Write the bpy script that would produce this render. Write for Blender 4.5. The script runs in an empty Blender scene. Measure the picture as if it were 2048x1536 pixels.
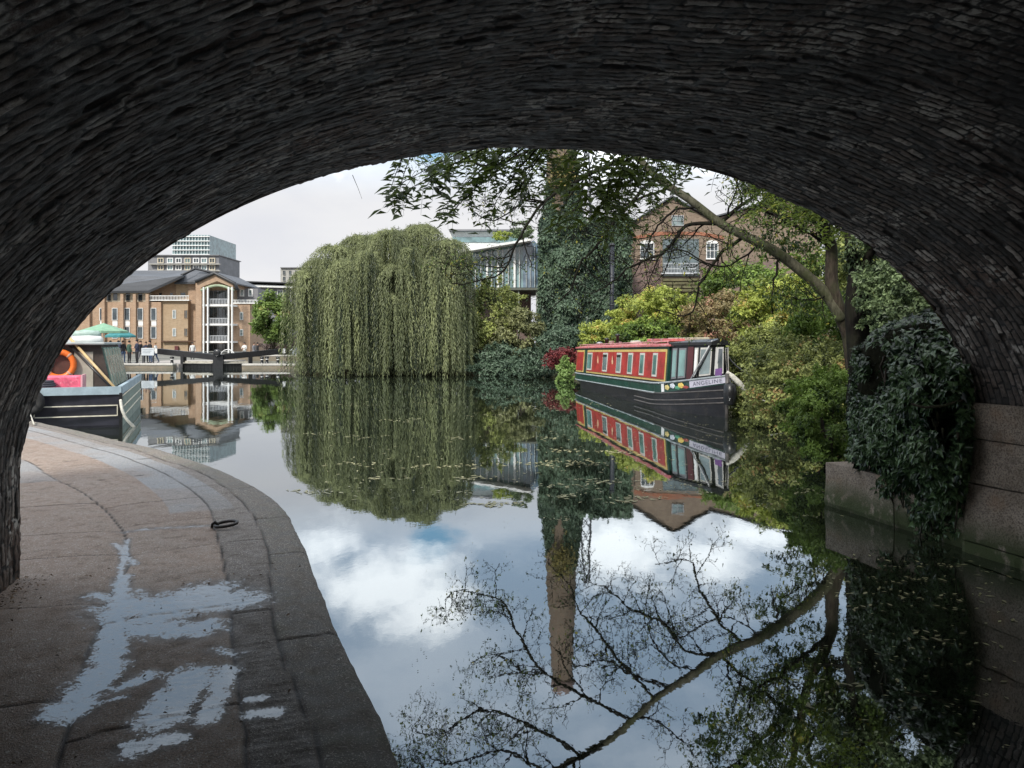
import bpy, bmesh, math, random
import numpy as np
from mathutils import Vector, Matrix
random.seed(7); RNG = np.random.default_rng(11)
scn = bpy.context.scene
COL = scn.collection

# ------------------------------------------------------------------ camera, world, sun, exposure
F, CX, HY, EYE = 1600.0, 1024.0, 685.0, 1.9       # focal length / horizon measured on the 2048 px photograph
cam_d = bpy.data.cameras.new('camera'); cam = bpy.data.objects.new('camera', cam_d); COL.objects.link(cam)
cam.location = (0, 0, EYE); cam.rotation_euler = (math.radians(90), 0, 0)
cam_d.sensor_width = 36; cam_d.lens = 36 * F / 2048; cam_d.shift_y = -(768 - HY) / 2048
cam_d.clip_start = .05; cam_d.clip_end = 3000
scn.camera = cam
scn.view_settings.view_transform = 'Standard'; scn.view_settings.look = 'None'
scn.view_settings.exposure = 0.32; scn.view_settings.gamma = 1
SUN_EL, SUN_AZ = math.radians(42), math.radians(205)   # azimuth clockwise from +Y (view direction)

def P(px, py, D):
    "world point seen at pixel (px, py) of the photograph at depth D"
    return Vector(((px - CX) / F * D, D, EYE + (HY - py) / F * D))
def G(px, py, z=0.0):
    "point on the horizontal plane z seen at the pixel"
    D = (EYE - z) * F / (py - HY)
    return Vector(((px - CX) / F * D, D, z))

world = bpy.data.worlds.new('World'); scn.world = world; world.use_nodes = True
def build_world():
    nt = world.node_tree; N = nt.nodes; L = nt.links; N.clear()
    out = N.new('ShaderNodeOutputWorld'); bg = N.new('ShaderNodeBackground'); L.new(bg.outputs[0], out.inputs[0])
    sky = N.new('ShaderNodeTexSky'); sky.sky_type = 'NISHITA'; sky.sun_disc = False
    sky.sun_elevation = SUN_EL; sky.sun_rotation = SUN_AZ
    bg.inputs[1].default_value = 0.1
    tc = N.new('ShaderNodeTexCoord'); sep = N.new('ShaderNodeSeparateXYZ'); L.new(tc.outputs['Generated'], sep.inputs[0])
    def math_(op, a, b=None, c=None):
        n = N.new('ShaderNodeMath'); n.operation = op
        for k, v in enumerate((a, b, c)):
            if v is None: continue
            if isinstance(v, (int, float)): n.inputs[k].default_value = v
            else: L.new(v, n.inputs[k])
        return n.outputs[0]
    def ss(x, lo, hi):
        n = N.new('ShaderNodeMapRange'); n.interpolation_type = 'SMOOTHSTEP'
        L.new(x, n.inputs[0]); n.inputs[1].default_value = lo; n.inputs[2].default_value = hi
        return n.outputs[0]
    def noise(scale, detail, rough, zs=1.0, off=0.0):
        m = N.new('ShaderNodeMapping'); m.inputs['Scale'].default_value = (1, 1, zs); m.inputs['Location'].default_value = (off, off, off)
        L.new(tc.outputs['Generated'], m.inputs[0])
        n = N.new('ShaderNodeTexNoise'); n.inputs['Scale'].default_value = scale; n.inputs['Detail'].default_value = detail
        n.inputs['Roughness'].default_value = rough; L.new(m.outputs[0], n.inputs['Vector'])
        return n.outputs[0]
    z = sep.outputs[2]
    n1 = noise(3.2, 8, .55, 2.2, 1.3); n2 = noise(9, 7, .6, 1.4, 4.1); n3 = noise(22, 6, .6, 1.3, 7.7)
    def blob(px, pyr, sx, sz, amp=1.0):
        "a soft elliptical mask round the sky direction that the water mirrors at pixel (px, pyr)"
        d = Vector(((px - CX) / F, 1, (pyr - HY) / F)).normalized()
        vx = math_('DIVIDE', math_('SUBTRACT', sep.outputs[0], d.x), sx)
        vz = math_('DIVIDE', math_('SUBTRACT', z, d.z), sz)
        r = math_('SQRT', math_('ADD', math_('MULTIPLY', vx, vx), math_('MULTIPLY', vz, vz)))
        return math_('MULTIPLY', math_('SUBTRACT', 1.0, r), amp)
    def mx(*a):
        r = a[0]
        for b in a[1:]: r = math_('MAXIMUM', r, b)
        return r
    nn = math_('ADD', math_('MULTIPLY', math_('SUBTRACT', n2, .5), 1.3), math_('MULTIPLY', math_('SUBTRACT', n3, .5), .7))
    cum = mx(blob(770, 1170, .115, .050), blob(860, 1215, .09, .04, .9), blob(1235, 1105, .085, .055), blob(1420, 1120, .07, .035, .8),
             blob(670, 1090, .05, .04, .6), blob(1500, 1070, .10, .03, .7))
    cum = ss(math_('ADD', cum, math_('MULTIPLY', nn, 1.1)), -.02, .75)
    gap = mx(blob(866, 1070, .034, .028, 1.5), blob(858, 1098, .026, .026, 1.5), blob(836, 1120, .028, .014, 1.2), blob(1440, 1530, .03, .03, .5))
    gap = ss(math_('ADD', gap, math_('MULTIPLY', nn, 2.2)), .15, 1.15)
    def rgb(c): 
        n = N.new('ShaderNodeRGB'); n.outputs[0].default_value = (*c, 1); return n.outputs[0]
    def mixc(f, a, b):
        n = N.new('ShaderNodeMix'); n.data_type = 'RGBA'; n.clamp_factor = True
        if isinstance(f, float): n.inputs[0].default_value = f
        else: L.new(f, n.inputs[0])
        L.new(a, n.inputs[6]); L.new(b, n.inputs[7]); return n.outputs[2]
    low = mixc(ss(n1, .35, .65), rgb((6.3, 6.4, 6.8)), rgb((7.1, 7.1, 7.2)))         # pale veil near the horizon
    high = mixc(ss(math_('ADD', n1, math_('MULTIPLY', nn, .12)), .38, .62), rgb((4.6, 6.1, 7.9)), rgb((8.2, 9.4, 10.8)))
    c = mixc(ss(z, .165, .255), low, high)
    c = mixc(math_('MULTIPLY', gap, .8), c, mixc(.45, rgb((1.2, 5.6, 9.0)), sky.outputs[0]))
    c = mixc(math_('MULTIPLY', cum, .9), c, rgb((19, 19.6, 19.8)))
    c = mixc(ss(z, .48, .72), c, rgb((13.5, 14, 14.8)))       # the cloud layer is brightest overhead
    # some real blue sky between the clouds everywhere, more of it overhead
    c = mixc(math_('MULTIPLY', ss(z, .6, .95), .3), c, sky.outputs[0])
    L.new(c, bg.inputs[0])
build_world()
sd = bpy.data.lights.new('sun', 'SUN'); sun = bpy.data.objects.new('sun', sd); COL.objects.link(sun)
sd.energy = 3.7; sd.angle = math.radians(8); sd.color = (1, .95, .87)
_d = Vector((math.sin(SUN_AZ) * math.cos(SUN_EL), math.cos(SUN_AZ) * math.cos(SUN_EL), math.sin(SUN_EL)))
sun.rotation_euler = _d.to_track_quat('Z', 'Y').to_euler()

# ------------------------------------------------------------------ helpers
def lin(r, g, b):
    f = lambda c: (c / 255 / 12.92) if c / 255 <= .04045 else ((c / 255 + .055) / 1.055) ** 2.4
    return (f(r), f(g), f(b))
class MatB:
    def __init__(s, name):
        s.m = bpy.data.materials.new(name); s.m.use_nodes = True; s.nt = s.m.node_tree; s.N = s.nt.nodes; s.L = s.nt.links
        s.b = s.N['Principled BSDF']; s.out = s.N['Material Output']
        s.tc = s.N.new('ShaderNodeTexCoord')
    def link(s, a, b): s.L.new(a, b)
    def noise(s, scale, detail=4, rough=.55, vec=None, stretch=None):
        n = s.N.new('ShaderNodeTexNoise'); n.inputs['Scale'].default_value = scale; n.inputs['Detail'].default_value = detail; n.inputs['Roughness'].default_value = rough
        v = vec or s.tc.outputs['Object']
        if stretch:
            m = s.N.new('ShaderNodeMapping'); m.inputs['Scale'].default_value = stretch; s.L.new(v, m.inputs[0]); v = m.outputs[0]
        s.L.new(v, n.inputs['Vector']); return n.outputs[0]
    def mr(s, x, a, b, c=0., d=1., smooth=True):
        n = s.N.new('ShaderNodeMapRange'); n.interpolation_type = 'SMOOTHSTEP' if smooth else 'LINEAR'
        s.L.new(x, n.inputs[0])
        for k, v in zip((1, 2, 3, 4), (a, b, c, d)): n.inputs[k].default_value = v
        return n.outputs[0]
    def math(s, op, a, b):
        n = s.N.new('ShaderNodeMath'); n.operation = op
        for k, v in enumerate((a, b)):
            if isinstance(v, (int, float)): n.inputs[k].default_value = v
            else: s.L.new(v, n.inputs[k])
        return n.outputs[0]
    def mix(s, f, a, b):
        n = s.N.new('ShaderNodeMix'); n.data_type = 'RGBA'
        if isinstance(f, (int, float)): n.inputs[0].default_value = f
        else: s.L.new(f, n.inputs[0])
        for k, v in ((6, a), (7, b)):
            if isinstance(v, tuple): n.inputs[k].default_value = (*v[:3], 1)
            else: s.L.new(v, n.inputs[k])
        return n.outputs[2]
    def attr(s, name):
        n = s.N.new('ShaderNodeAttribute'); n.attribute_name = name; return n.outputs['Fac']
    def bump(s, h, strength, dist=.01):
        n = s.N.new('ShaderNodeBump'); n.inputs['Strength'].default_value = strength; n.inputs['Distance'].default_value = dist
        s.L.new(h, n.inputs['Height']); s.L.new(n.outputs[0], s.b.inputs['Normal'])
    def col(s, c):
        if isinstance(c, tuple): s.b.inputs['Base Color'].default_value = (*c[:3], 1)
        else: s.L.new(c, s.b.inputs['Base Color'])
    def rough(s, r):
        if isinstance(r, (int, float)): s.b.inputs['Roughness'].default_value = r
        else: s.L.new(r, s.b.inputs['Roughness'])
_mats = {}
def mat(name, c, rough=.7, var=.25, scale=4, bump=.15, metal=0., stretch=None, dirt=None, spec=.5):
    "painted / plain material with blotches and fine grain"
    if name in _mats: return _mats[name]
    M = MatB(name); n = M.noise(scale, 6, .6, stretch=stretch); n2 = M.noise(scale * 9, 4, .6)
    d = tuple(x * (1 - var) for x in c); l = tuple(min(1, x * (1 + var * .7)) for x in c)
    cc = M.mix(M.mr(n, .3, .7), d, l); cc = M.mix(M.mr(n2, .35, .75, 0, var * .9), cc, tuple(x * .55 for x in c))
    if dirt: cc = M.mix(M.mr(M.noise(scale * 2.3, 7, .65), .52, .72, 0, .7), cc, dirt)
    M.col(cc); M.rough(M.mr(n2, .2, .8, max(.02, rough - .12), min(1, rough + .12)))
    M.b.inputs['Metallic'].default_value = metal; M.b.inputs['Specular IOR Level'].default_value = spec
    if bump: M.bump(n2, bump, .01)
    _mats[name] = M.m; return M.m
def brickmat(name, c1, c2, mortar, bw=.225, bh=.075, msize=.012, stain=(.1, .08, .07), stain_amt=.4, bumpd=.01):
    if name in _mats: return _mats[name]
    M = MatB(name); N, L = M.N, M.L
    sep = N.new('ShaderNodeSeparateXYZ'); L.new(M.tc.outputs['Object'], sep.inputs[0])
    cmb = N.new('ShaderNodeCombineXYZ'); L.new(M.math('ADD', sep.outputs[0], sep.outputs[1]), cmb.inputs[0]); L.new(sep.outputs[2], cmb.inputs[1])
    b = N.new('ShaderNodeTexBrick'); b.inputs['Scale'].default_value = 1; b.inputs['Brick Width'].default_value = bw; b.inputs['Row Height'].default_value = bh
    b.inputs['Mortar Size'].default_value = msize; b.inputs['Bias'].default_value = 0
    b.inputs['Color1'].default_value = (*c1, 1); b.inputs['Color2'].default_value = (*c2, 1); b.inputs['Mortar'].default_value = (*mortar, 1)
    L.new(cmb.outputs[0], b.inputs['Vector'])
    big = M.noise(.35, 7, .62); med = M.noise(2.5, 6, .6)
    c = M.mix(M.mr(big, .4, .68, 0, stain_amt), b.outputs[0], stain)
    c = M.mix(M.mr(med, .35, .7, 0, .35), c, tuple(x * .55 for x in c1))
    M.col(c); M.rough(.85); M.bump(M.math('SUBTRACT', med, b.outputs[1]), .4, bumpd)
    _mats[name] = M.m; return M.m
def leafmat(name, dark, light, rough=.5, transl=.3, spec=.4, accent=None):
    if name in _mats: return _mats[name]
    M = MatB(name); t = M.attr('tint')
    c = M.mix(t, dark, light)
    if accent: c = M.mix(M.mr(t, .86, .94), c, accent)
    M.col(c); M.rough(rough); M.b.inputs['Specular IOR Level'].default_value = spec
    tr = M.N.new('ShaderNodeBsdfTranslucent'); M.L.new(c, tr.inputs[0])
    mx = M.N.new('ShaderNodeMixShader'); mx.inputs[0].default_value = transl
    M.L.new(M.b.outputs[0], mx.inputs[1]); M.L.new(tr.outputs[0], mx.inputs[2]); M.L.new(mx.outputs[0], M.out.inputs[0])
    _mats[name] = M.m; return M.m
def barkmat(name, c, c2):
    if name in _mats: return _mats[name]
    M = MatB(name); M.b.inputs['Specular IOR Level'].default_value = .12; n = M.noise(7, 7, .65, stretch=(3, 3, .7)); n2 = M.noise(2.2, 5, .6)
    cc = M.mix(M.mr(n, .35, .65), tuple(x * .45 for x in c), c); cc = M.mix(M.mr(n2, .45, .65, 0, .7), cc, c2)
    M.col(cc); M.rough(.9); M.bump(n, .6, .03); _mats[name] = M.m; return M.m
def glassmat(name, c=(.02, .03, .035), rough=.05, spec=.9):
    if name in _mats: return _mats[name]
    M = MatB(name); n = M.noise(1.3, 4, .5)
    M.col(M.mix(M.mr(n, .3, .7), c, tuple(min(1, x * 2.2 + .01) for x in c))); M.rough(rough)
    M.b.inputs['Specular IOR Level'].default_value = spec; M.b.inputs['IOR'].default_value = 1.6
    M.bump(M.noise(.8, 2, .5), .05, .05); _mats[name] = M.m; return M.m

class MB:
    "collects boxes, prisms, tubes ... ; built as ONE mesh object"
    def __init__(s): s.v = []; s.f = []; s.mi = []; s.m = 0; s.sm = []
    def add(s, vs, fs, smooth=False):
        o = len(s.v); s.v += [tuple(p) for p in vs]; s.f += [tuple(i + o for i in f) for f in fs]
        s.mi += [s.m] * len(fs); s.sm += [smooth] * len(fs); return s
    def box(s, x0, x1, y0, y1, z0, z1, bev=0):
        x0, x1 = min(x0, x1), max(x0, x1); y0, y1 = min(y0, y1), max(y0, y1); z0, z1 = min(z0, z1), max(z0, z1)
        if bev and min(x1 - x0, y1 - y0, z1 - z0) > 2.2 * bev:
            b = bev
            lo = [(x0 + b, y0 + b, z0), (x1 - b, y0 + b, z0), (x1 - b, y1 - b, z0), (x0 + b, y1 - b, z0)]
            m1 = [(x0, y0, z0 + b), (x1, y0, z0 + b), (x1, y1, z0 + b), (x0, y1, z0 + b)]
            m2 = [(x0, y0, z1 - b), (x1, y0, z1 - b), (x1, y1, z1 - b), (x0, y1, z1 - b)]
            hi = [(x0 + b, y0 + b, z1), (x1 - b, y0 + b, z1), (x1 - b, y1 - b, z1), (x0 + b, y1 - b, z1)]
            fs = [(3, 2, 1, 0), (12, 13, 14, 15)]
            for k in range(3):
                for i in range(4): j = (i + 1) % 4; fs.append((k * 4 + i, k * 4 + j, k * 4 + 4 + j, k * 4 + 4 + i))
            return s.add(lo + m1 + m2 + hi, fs)
        vs = [(x0, y0, z0), (x1, y0, z0), (x1, y1, z0), (x0, y1, z0), (x0, y0, z1), (x1, y0, z1), (x1, y1, z1), (x0, y1, z1)]
        return s.add(vs, [(3, 2, 1, 0), (4, 5, 6, 7), (0, 1, 5, 4), (1, 2, 6, 5), (2, 3, 7, 6), (3, 0, 4, 7)])
    def px(s, x0, x1, y0, y1, D, depth, bev=0):
        "box whose front face fills the pixel rectangle at depth D"
        a = P(x0, y1, D); b = P(x1, y0, D); return s.box(a.x, b.x, D, D + depth, a.z, b.z, bev)
    def prism(s, pts, vec, cap=True):
        "polygon extruded by vec"
        n = len(pts); v = Vector(vec); A = [Vector(p) for p in pts]; B = [p + v for p in A]
        fs = [(i, (i + 1) % n, n + (i + 1) % n, n + i) for i in range(n)]
        if cap: fs += [tuple(range(n))[::-1], tuple(range(n, 2 * n))]
        return s.add(A + B, fs)
    def pxprism(s, pix, D, depth): return s.prism([P(x, y, D) for x, y in pix], (0, depth, 0))
    def tube(s, pts, r, n=8, closed=False, cap=True):
        pts = [Vector(p) for p in pts]; k = len(pts)
        rs = r if isinstance(r, (list, tuple)) else [r] * k
        vs = []; up = Vector((0, 0, 1)); prev = None
        for i, p in enumerate(pts):
            if closed: t = pts[(i + 1) % k] - pts[i - 1]
            else: t = pts[min(i + 1, k - 1)] - pts[max(i - 1, 0)]
            t = t.normalized() if t.length > 1e-9 else Vector((0, 0, 1))
            if prev is None:
                a = t.cross(up); a = a if a.length > .1 else t.cross(Vector((1, 0, 0)))
            else: a = prev - t * prev.dot(t)
            a.normalize(); prev = a; b = t.cross(a)
            for j in range(n):
                th = 2 * math.pi * j / n; vs.append(p + (a * math.cos(th) + b * math.sin(th)) * rs[i])
        fs = []
        for i in range(k if closed else k - 1):
            i2 = (i + 1) % k
            for j in range(n): j2 = (j + 1) % n; fs.append((i * n + j, i * n + j2, i2 * n + j2, i2 * n + j))
        if cap and not closed: fs += [tuple(range(n))[::-1], tuple(range((k - 1) * n, k * n))]
        return s.add(vs, fs, True)
    def lathe(s, c, prof, n=16, axis='z'):
        "prof: (radius, height) list"
        vs = []
        for r, h in prof:
            for j in range(n):
                t = 2 * math.pi * j / n; p = (r * math.cos(t), r * math.sin(t), h)
                if axis == 'y': p = (p[0], p[2], p[1])
                if axis == 'x': p = (p[2], p[0], p[1])
                vs.append((c[0] + p[0], c[1] + p[1], c[2] + p[2]))
        fs = []
        for i in range(len(prof) - 1):
            for j in range(n): j2 = (j + 1) % n; fs.append((i * n + j, i * n + j2, (i + 1) * n + j2, (i + 1) * n + j))
        fs += [tuple(range(n))[::-1], tuple(range((len(prof) - 1) * n, len(prof) * n))]
        return s.add(vs, fs, True)
def root_matrix(o):
    while o.parent: o = o.parent
    return Matrix.Translation(o.location) @ o.rotation_euler.to_matrix().to_4x4()
def build(name, mb, mats, parent=None, local=False):
    "links a MB as one mesh object; its world coordinates become the root's local ones unless local"
    me = bpy.data.meshes.new(name); vs = mb.v
    if parent is not None and not local:
        Mi = root_matrix(parent).inverted(); vs = [tuple(Mi @ Vector(v)) for v in vs]
    me.from_pydata(vs, [], mb.f); me.update()
    mats = mats if isinstance(mats, (list, tuple)) else [mats]
    for m in mats: me.materials.append(m)
    if len(mats) > 1: me.polygons.foreach_set('material_index', mb.mi)
    me.polygons.foreach_set('use_smooth', mb.sm)
    bm = bmesh.new(); bm.from_mesh(me); bmesh.ops.recalc_face_normals(bm, faces=bm.faces); bm.to_mesh(me); bm.free()
    o = bpy.data.objects.new(name, me); COL.objects.link(o)
    if parent is not None: o.parent = parent
    return o
def tag(o, label=None, cat=None, group=None, kind=None):
    for k, v in (('label', label), ('category', cat), ('group', group), ('kind', kind)):
        if v: o[k] = v
    return o
def thing(name, label, cat, loc=(0, 0, 0), rz=0., group=None):
    o = bpy.data.objects.new(name, None); COL.objects.link(o); o.location = loc; o.rotation_euler = (0, 0, rz)
    o.empty_display_size = .2
    return tag(o, label, cat, group)
def copy_tree(o, parent=None):
    c = o.copy(); COL.objects.link(c); c.parent = parent
    for ch in list(o.children): copy_tree(ch, c)
    return c
def npmesh(name, V, faces4, matl, parent=None, attrs=None, smooth=False, vattrs=None):
    "numpy quad mesh"
    me = bpy.data.meshes.new(name); V = np.asarray(V, dtype=np.float64)
    if parent is not None:
        Mi = np.array(root_matrix(parent).inverted()); V = V @ Mi[:3, :3].T + Mi[:3, 3]
    q = np.asarray(faces4, dtype=np.int32); nf, k = q.shape
    me.vertices.add(len(V)); me.vertices.foreach_set('co', V.astype(np.float32).ravel())
    me.loops.add(nf * k); me.loops.foreach_set('vertex_index', q.ravel())
    me.polygons.add(nf); me.polygons.foreach_set('loop_start', np.arange(0, nf * k, k, dtype=np.int32))
    try: me.polygons.foreach_set('loop_total', np.full(nf, k, dtype=np.int32))
    except Exception: pass
    me.polygons.foreach_set('use_smooth', np.full(nf, smooth))
    for an, arr in (attrs or {}).items():
        a = me.attributes.new(an, 'FLOAT', 'FACE'); a.data.foreach_set('value', np.asarray(arr, dtype=np.float32))
    for an, arr in (vattrs or {}).items():
        a = me.attributes.new(an, 'FLOAT', 'POINT'); a.data.foreach_set('value', np.asarray(arr, dtype=np.float32))
    me.materials.append(matl); me.update(calc_edges=True)
    o = bpy.data.objects.new(name, me); COL.objects.link(o)
    if parent is not None: o.parent = parent
    return o
def unit(a): return a / np.maximum(np.linalg.norm(a, axis=1, keepdims=True), 1e-9)
def leaf_geo(Pp, Nn, L, W, T=None, fold=.18):
    n = len(Pp); Nn = unit(Nn)
    if T is None: T = RNG.normal(size=(n, 3))
    T = unit(T - Nn * (T * Nn).sum(1, keepdims=True)); S = np.cross(Nn, T)
    L = np.broadcast_to(np.asarray(L, float).reshape(-1, 1), (n, 1)); W = np.broadcast_to(np.asarray(W, float).reshape(-1, 1), (n, 1))
    v0 = Pp; v2 = Pp + T * L - Nn * W * fold * 2; mid = Pp + T * L * .42
    v1 = mid + S * W * .5 + Nn * W * fold; v3 = mid - S * W * .5 + Nn * W * fold
    V = np.stack([v0, v1, v2, v3], 1).reshape(-1, 3); Fc = np.arange(4 * n).reshape(n, 4)
    return V, Fc
def leaves(name, Pp, Nn, L, W, tint, matl, parent, T=None, fold=.18):
    V, Fc = leaf_geo(np.asarray(Pp), np.asarray(Nn), L, W, T, fold)
    return npmesh(name, V, Fc, matl, parent, {'tint': np.clip(tint, 0, 1)})
def lat(seed, n=64): return np.random.default_rng(seed).random((n, n))
def vnoise(x, y, seed=0):
    g = lat(seed); xi = np.floor(x).astype(int); yi = np.floor(y).astype(int); fx = x - xi; fy = y - yi
    fx = fx * fx * (3 - 2 * fx); fy = fy * fy * (3 - 2 * fy)
    a = g[xi % 64, yi % 64]; b = g[(xi + 1) % 64, yi % 64]; c = g[xi % 64, (yi + 1) % 64]; d = g[(xi + 1) % 64, (yi + 1) % 64]
    return (a * (1 - fx) + b * fx) * (1 - fy) + (c * (1 - fx) + d * fx) * fy - .5
def fbm(x, y, seed=0, o=4):
    r = 0; a = 1.
    for k in range(o): r = r + a * vnoise(x * 2 ** k, y * 2 ** k, seed + k); a *= .5
    return r
def h01(i, j=0, s=0):
    v = np.sin(np.asarray(i) * 127.1 + np.asarray(j) * 311.7 + s * 74.7) * 43758.5453
    return v - np.floor(v)
def smooth01(x): x = np.clip(x, 0, 1); return x * x * (3 - 2 * x)
def grid_faces(nu, nv):
    i, j = np.meshgrid(np.arange(nu - 1), np.arange(nv - 1), indexing='ij'); a = (i * nv + j).ravel()
    return np.stack([a, a + nv, a + nv + 1, a + 1], 1)

# ------------------------------------------------------------------ the bridge we stand under
AX = np.array([-.26, .9656]); AX /= np.linalg.norm(AX); CC = np.array([AX[1], -AX[0]])
MID = np.array([.506, 6.32]); S_EXIT = float(MID @ AX)
def BP(v, s, z):
    v = np.asarray(v, float); s = np.asarray(s, float)
    return np.stack([MID[0] + CC[0] * v + AX[0] * (s - S_EXIT), MID[1] + CC[1] * v + AX[1] * (s - S_EXIT), np.asarray(z, float) + 0 * v], -1)
EA, EB, EZ = 3.9, 2.43, 1.0
def profile(step=.018):
    th = np.linspace(math.pi, 0, 4000); pts = [(-EA - .0, -.5), (-EA, EZ)]
    pts = [(-EA, z) for z in np.linspace(-.5, EZ, 80)[:-1]] + [(EA * math.cos(t), EZ + EB * math.sin(t)) for t in th] + [(EA - .0 * i, z) for i, z in enumerate(np.linspace(EZ, -.5, 80)[1:])]
    pts = np.array(pts); d = np.r_[0, np.cumsum(np.linalg.norm(np.diff(pts, axis=0), axis=1))]
    u = np.arange(0, d[-1], step); v = np.interp(u, d, pts[:, 0]); z = np.interp(u, d, pts[:, 1])
    # batter: the foot of the right-hand wall comes forward a little
    v = np.where((z < .95) & (v > 0), v - (.95 - z) * .12, v)
    dv = np.gradient(v, u); dz = np.gradient(z, u); nv, nz = dz, -dv; l = np.hypot(nv, nz)
    return u, v, z, nv / l, nz / l          # normal towards the inside
def brick_relief(U, S, seed=3):
    "height, per-brick random and mortar mask of rough courses that run round the arch"
    wob = .05 * fbm(U * .9, S * .9, seed, 3) + .016 * fbm(U * 7, S * 7, seed + 9, 3)
    s2 = S + .07 * U + wob; RH, BW = .062, .16
    row = np.floor(s2 / RH); fr = s2 / RH - row
    BWr = BW * (1 + .55 * (h01(row, 0, 5) - .5))
    u2 = U + .05 * fbm(U * 9, S * 9, seed + 3, 3) + BW * .5 * (row % 2) + .1 * h01(row, 1, 2)
    colm = np.floor(u2 / BWr); fu = u2 / BWr - colm
    r1 = h01(row, colm, 1); r2 = h01(row, colm, 2); r3 = h01(row, colm, 3)
    dr = np.minimum(fr, 1 - fr) * RH; du = np.minimum(fu, 1 - fu) * BWr; d = np.minimum(dr, du)
    edge = smooth01((d - .003) / .009)
    gone = (r3 > .94)
    h = edge * (.0058 + .007 * (r1 - .5)) + (fu - .5) * .006 * (r3 - .5) * edge
    h = h + .0075 * fbm(U * 28, S * 32, seed + 5, 3) + .035 * fbm(U * 1.4, S * 1.4, seed + 7, 3) - gone * .016 * edge
    return h, r1, edge
def mk_barrel_mat():
    M = MatB('sooty_brick'); bk = M.attr('bk'); ed = M.attr('edge')
    c = M.mix(bk, (.022, .017, .014), (.20, .16, .135))
    c = M.mix(M.mr(bk, .90, .96), c, (.50, .45, .40))
    c = M.mix(M.mr(M.noise(1.1, 5, .6), .5, .66, 0, .6), c, (.13, .055, .03))       # rusty bricks
    c = M.mix(M.mr(M.noise(26, 5, .7), .42, .62, 0, .6), c, (.03, .026, .023))
    c = M.mix(M.math('MULTIPLY', M.mr(M.noise(2.2, 5, .65), .50, .60), M.mr(M.noise(14, 5, .65), .44, .58, 0, .95)), c, (.50, .47, .42))      # lime bloom
    c = M.mix(M.mr(M.noise(.7, 4, .6), .42, .62, 0, .65), c, (.016, .014, .013))
    c = M.mix(M.mr(ed, .2, .9), (.006, .0055, .005), c)
    M.col(c); n = M.noise(55, 6, .7); M.rough(M.mr(M.noise(9, 3, .5), .3, .7, .5, .85))
    M.b.inputs['Specular IOR Level'].default_value = .55
    M.bump(M.math('ADD', n, M.math('MULTIPLY', M.noise(160, 3, .6), .5)), .6, .012)
    return M.m
MAT_BARREL = mk_barrel_mat()
MAT_SPAN = brickmat('bridge_face_brick', (.16, .11, .08), (.10, .075, .06), (.12, .11, .1), stain_amt=.7, stain=(.05, .045, .04))
bridge = thing('brick_arch_bridge', 'dark sooty brick arch bridge spanning the canal over the viewpoint', 'bridge', (float(MID[0]), float(MID[1]), 0))
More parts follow.
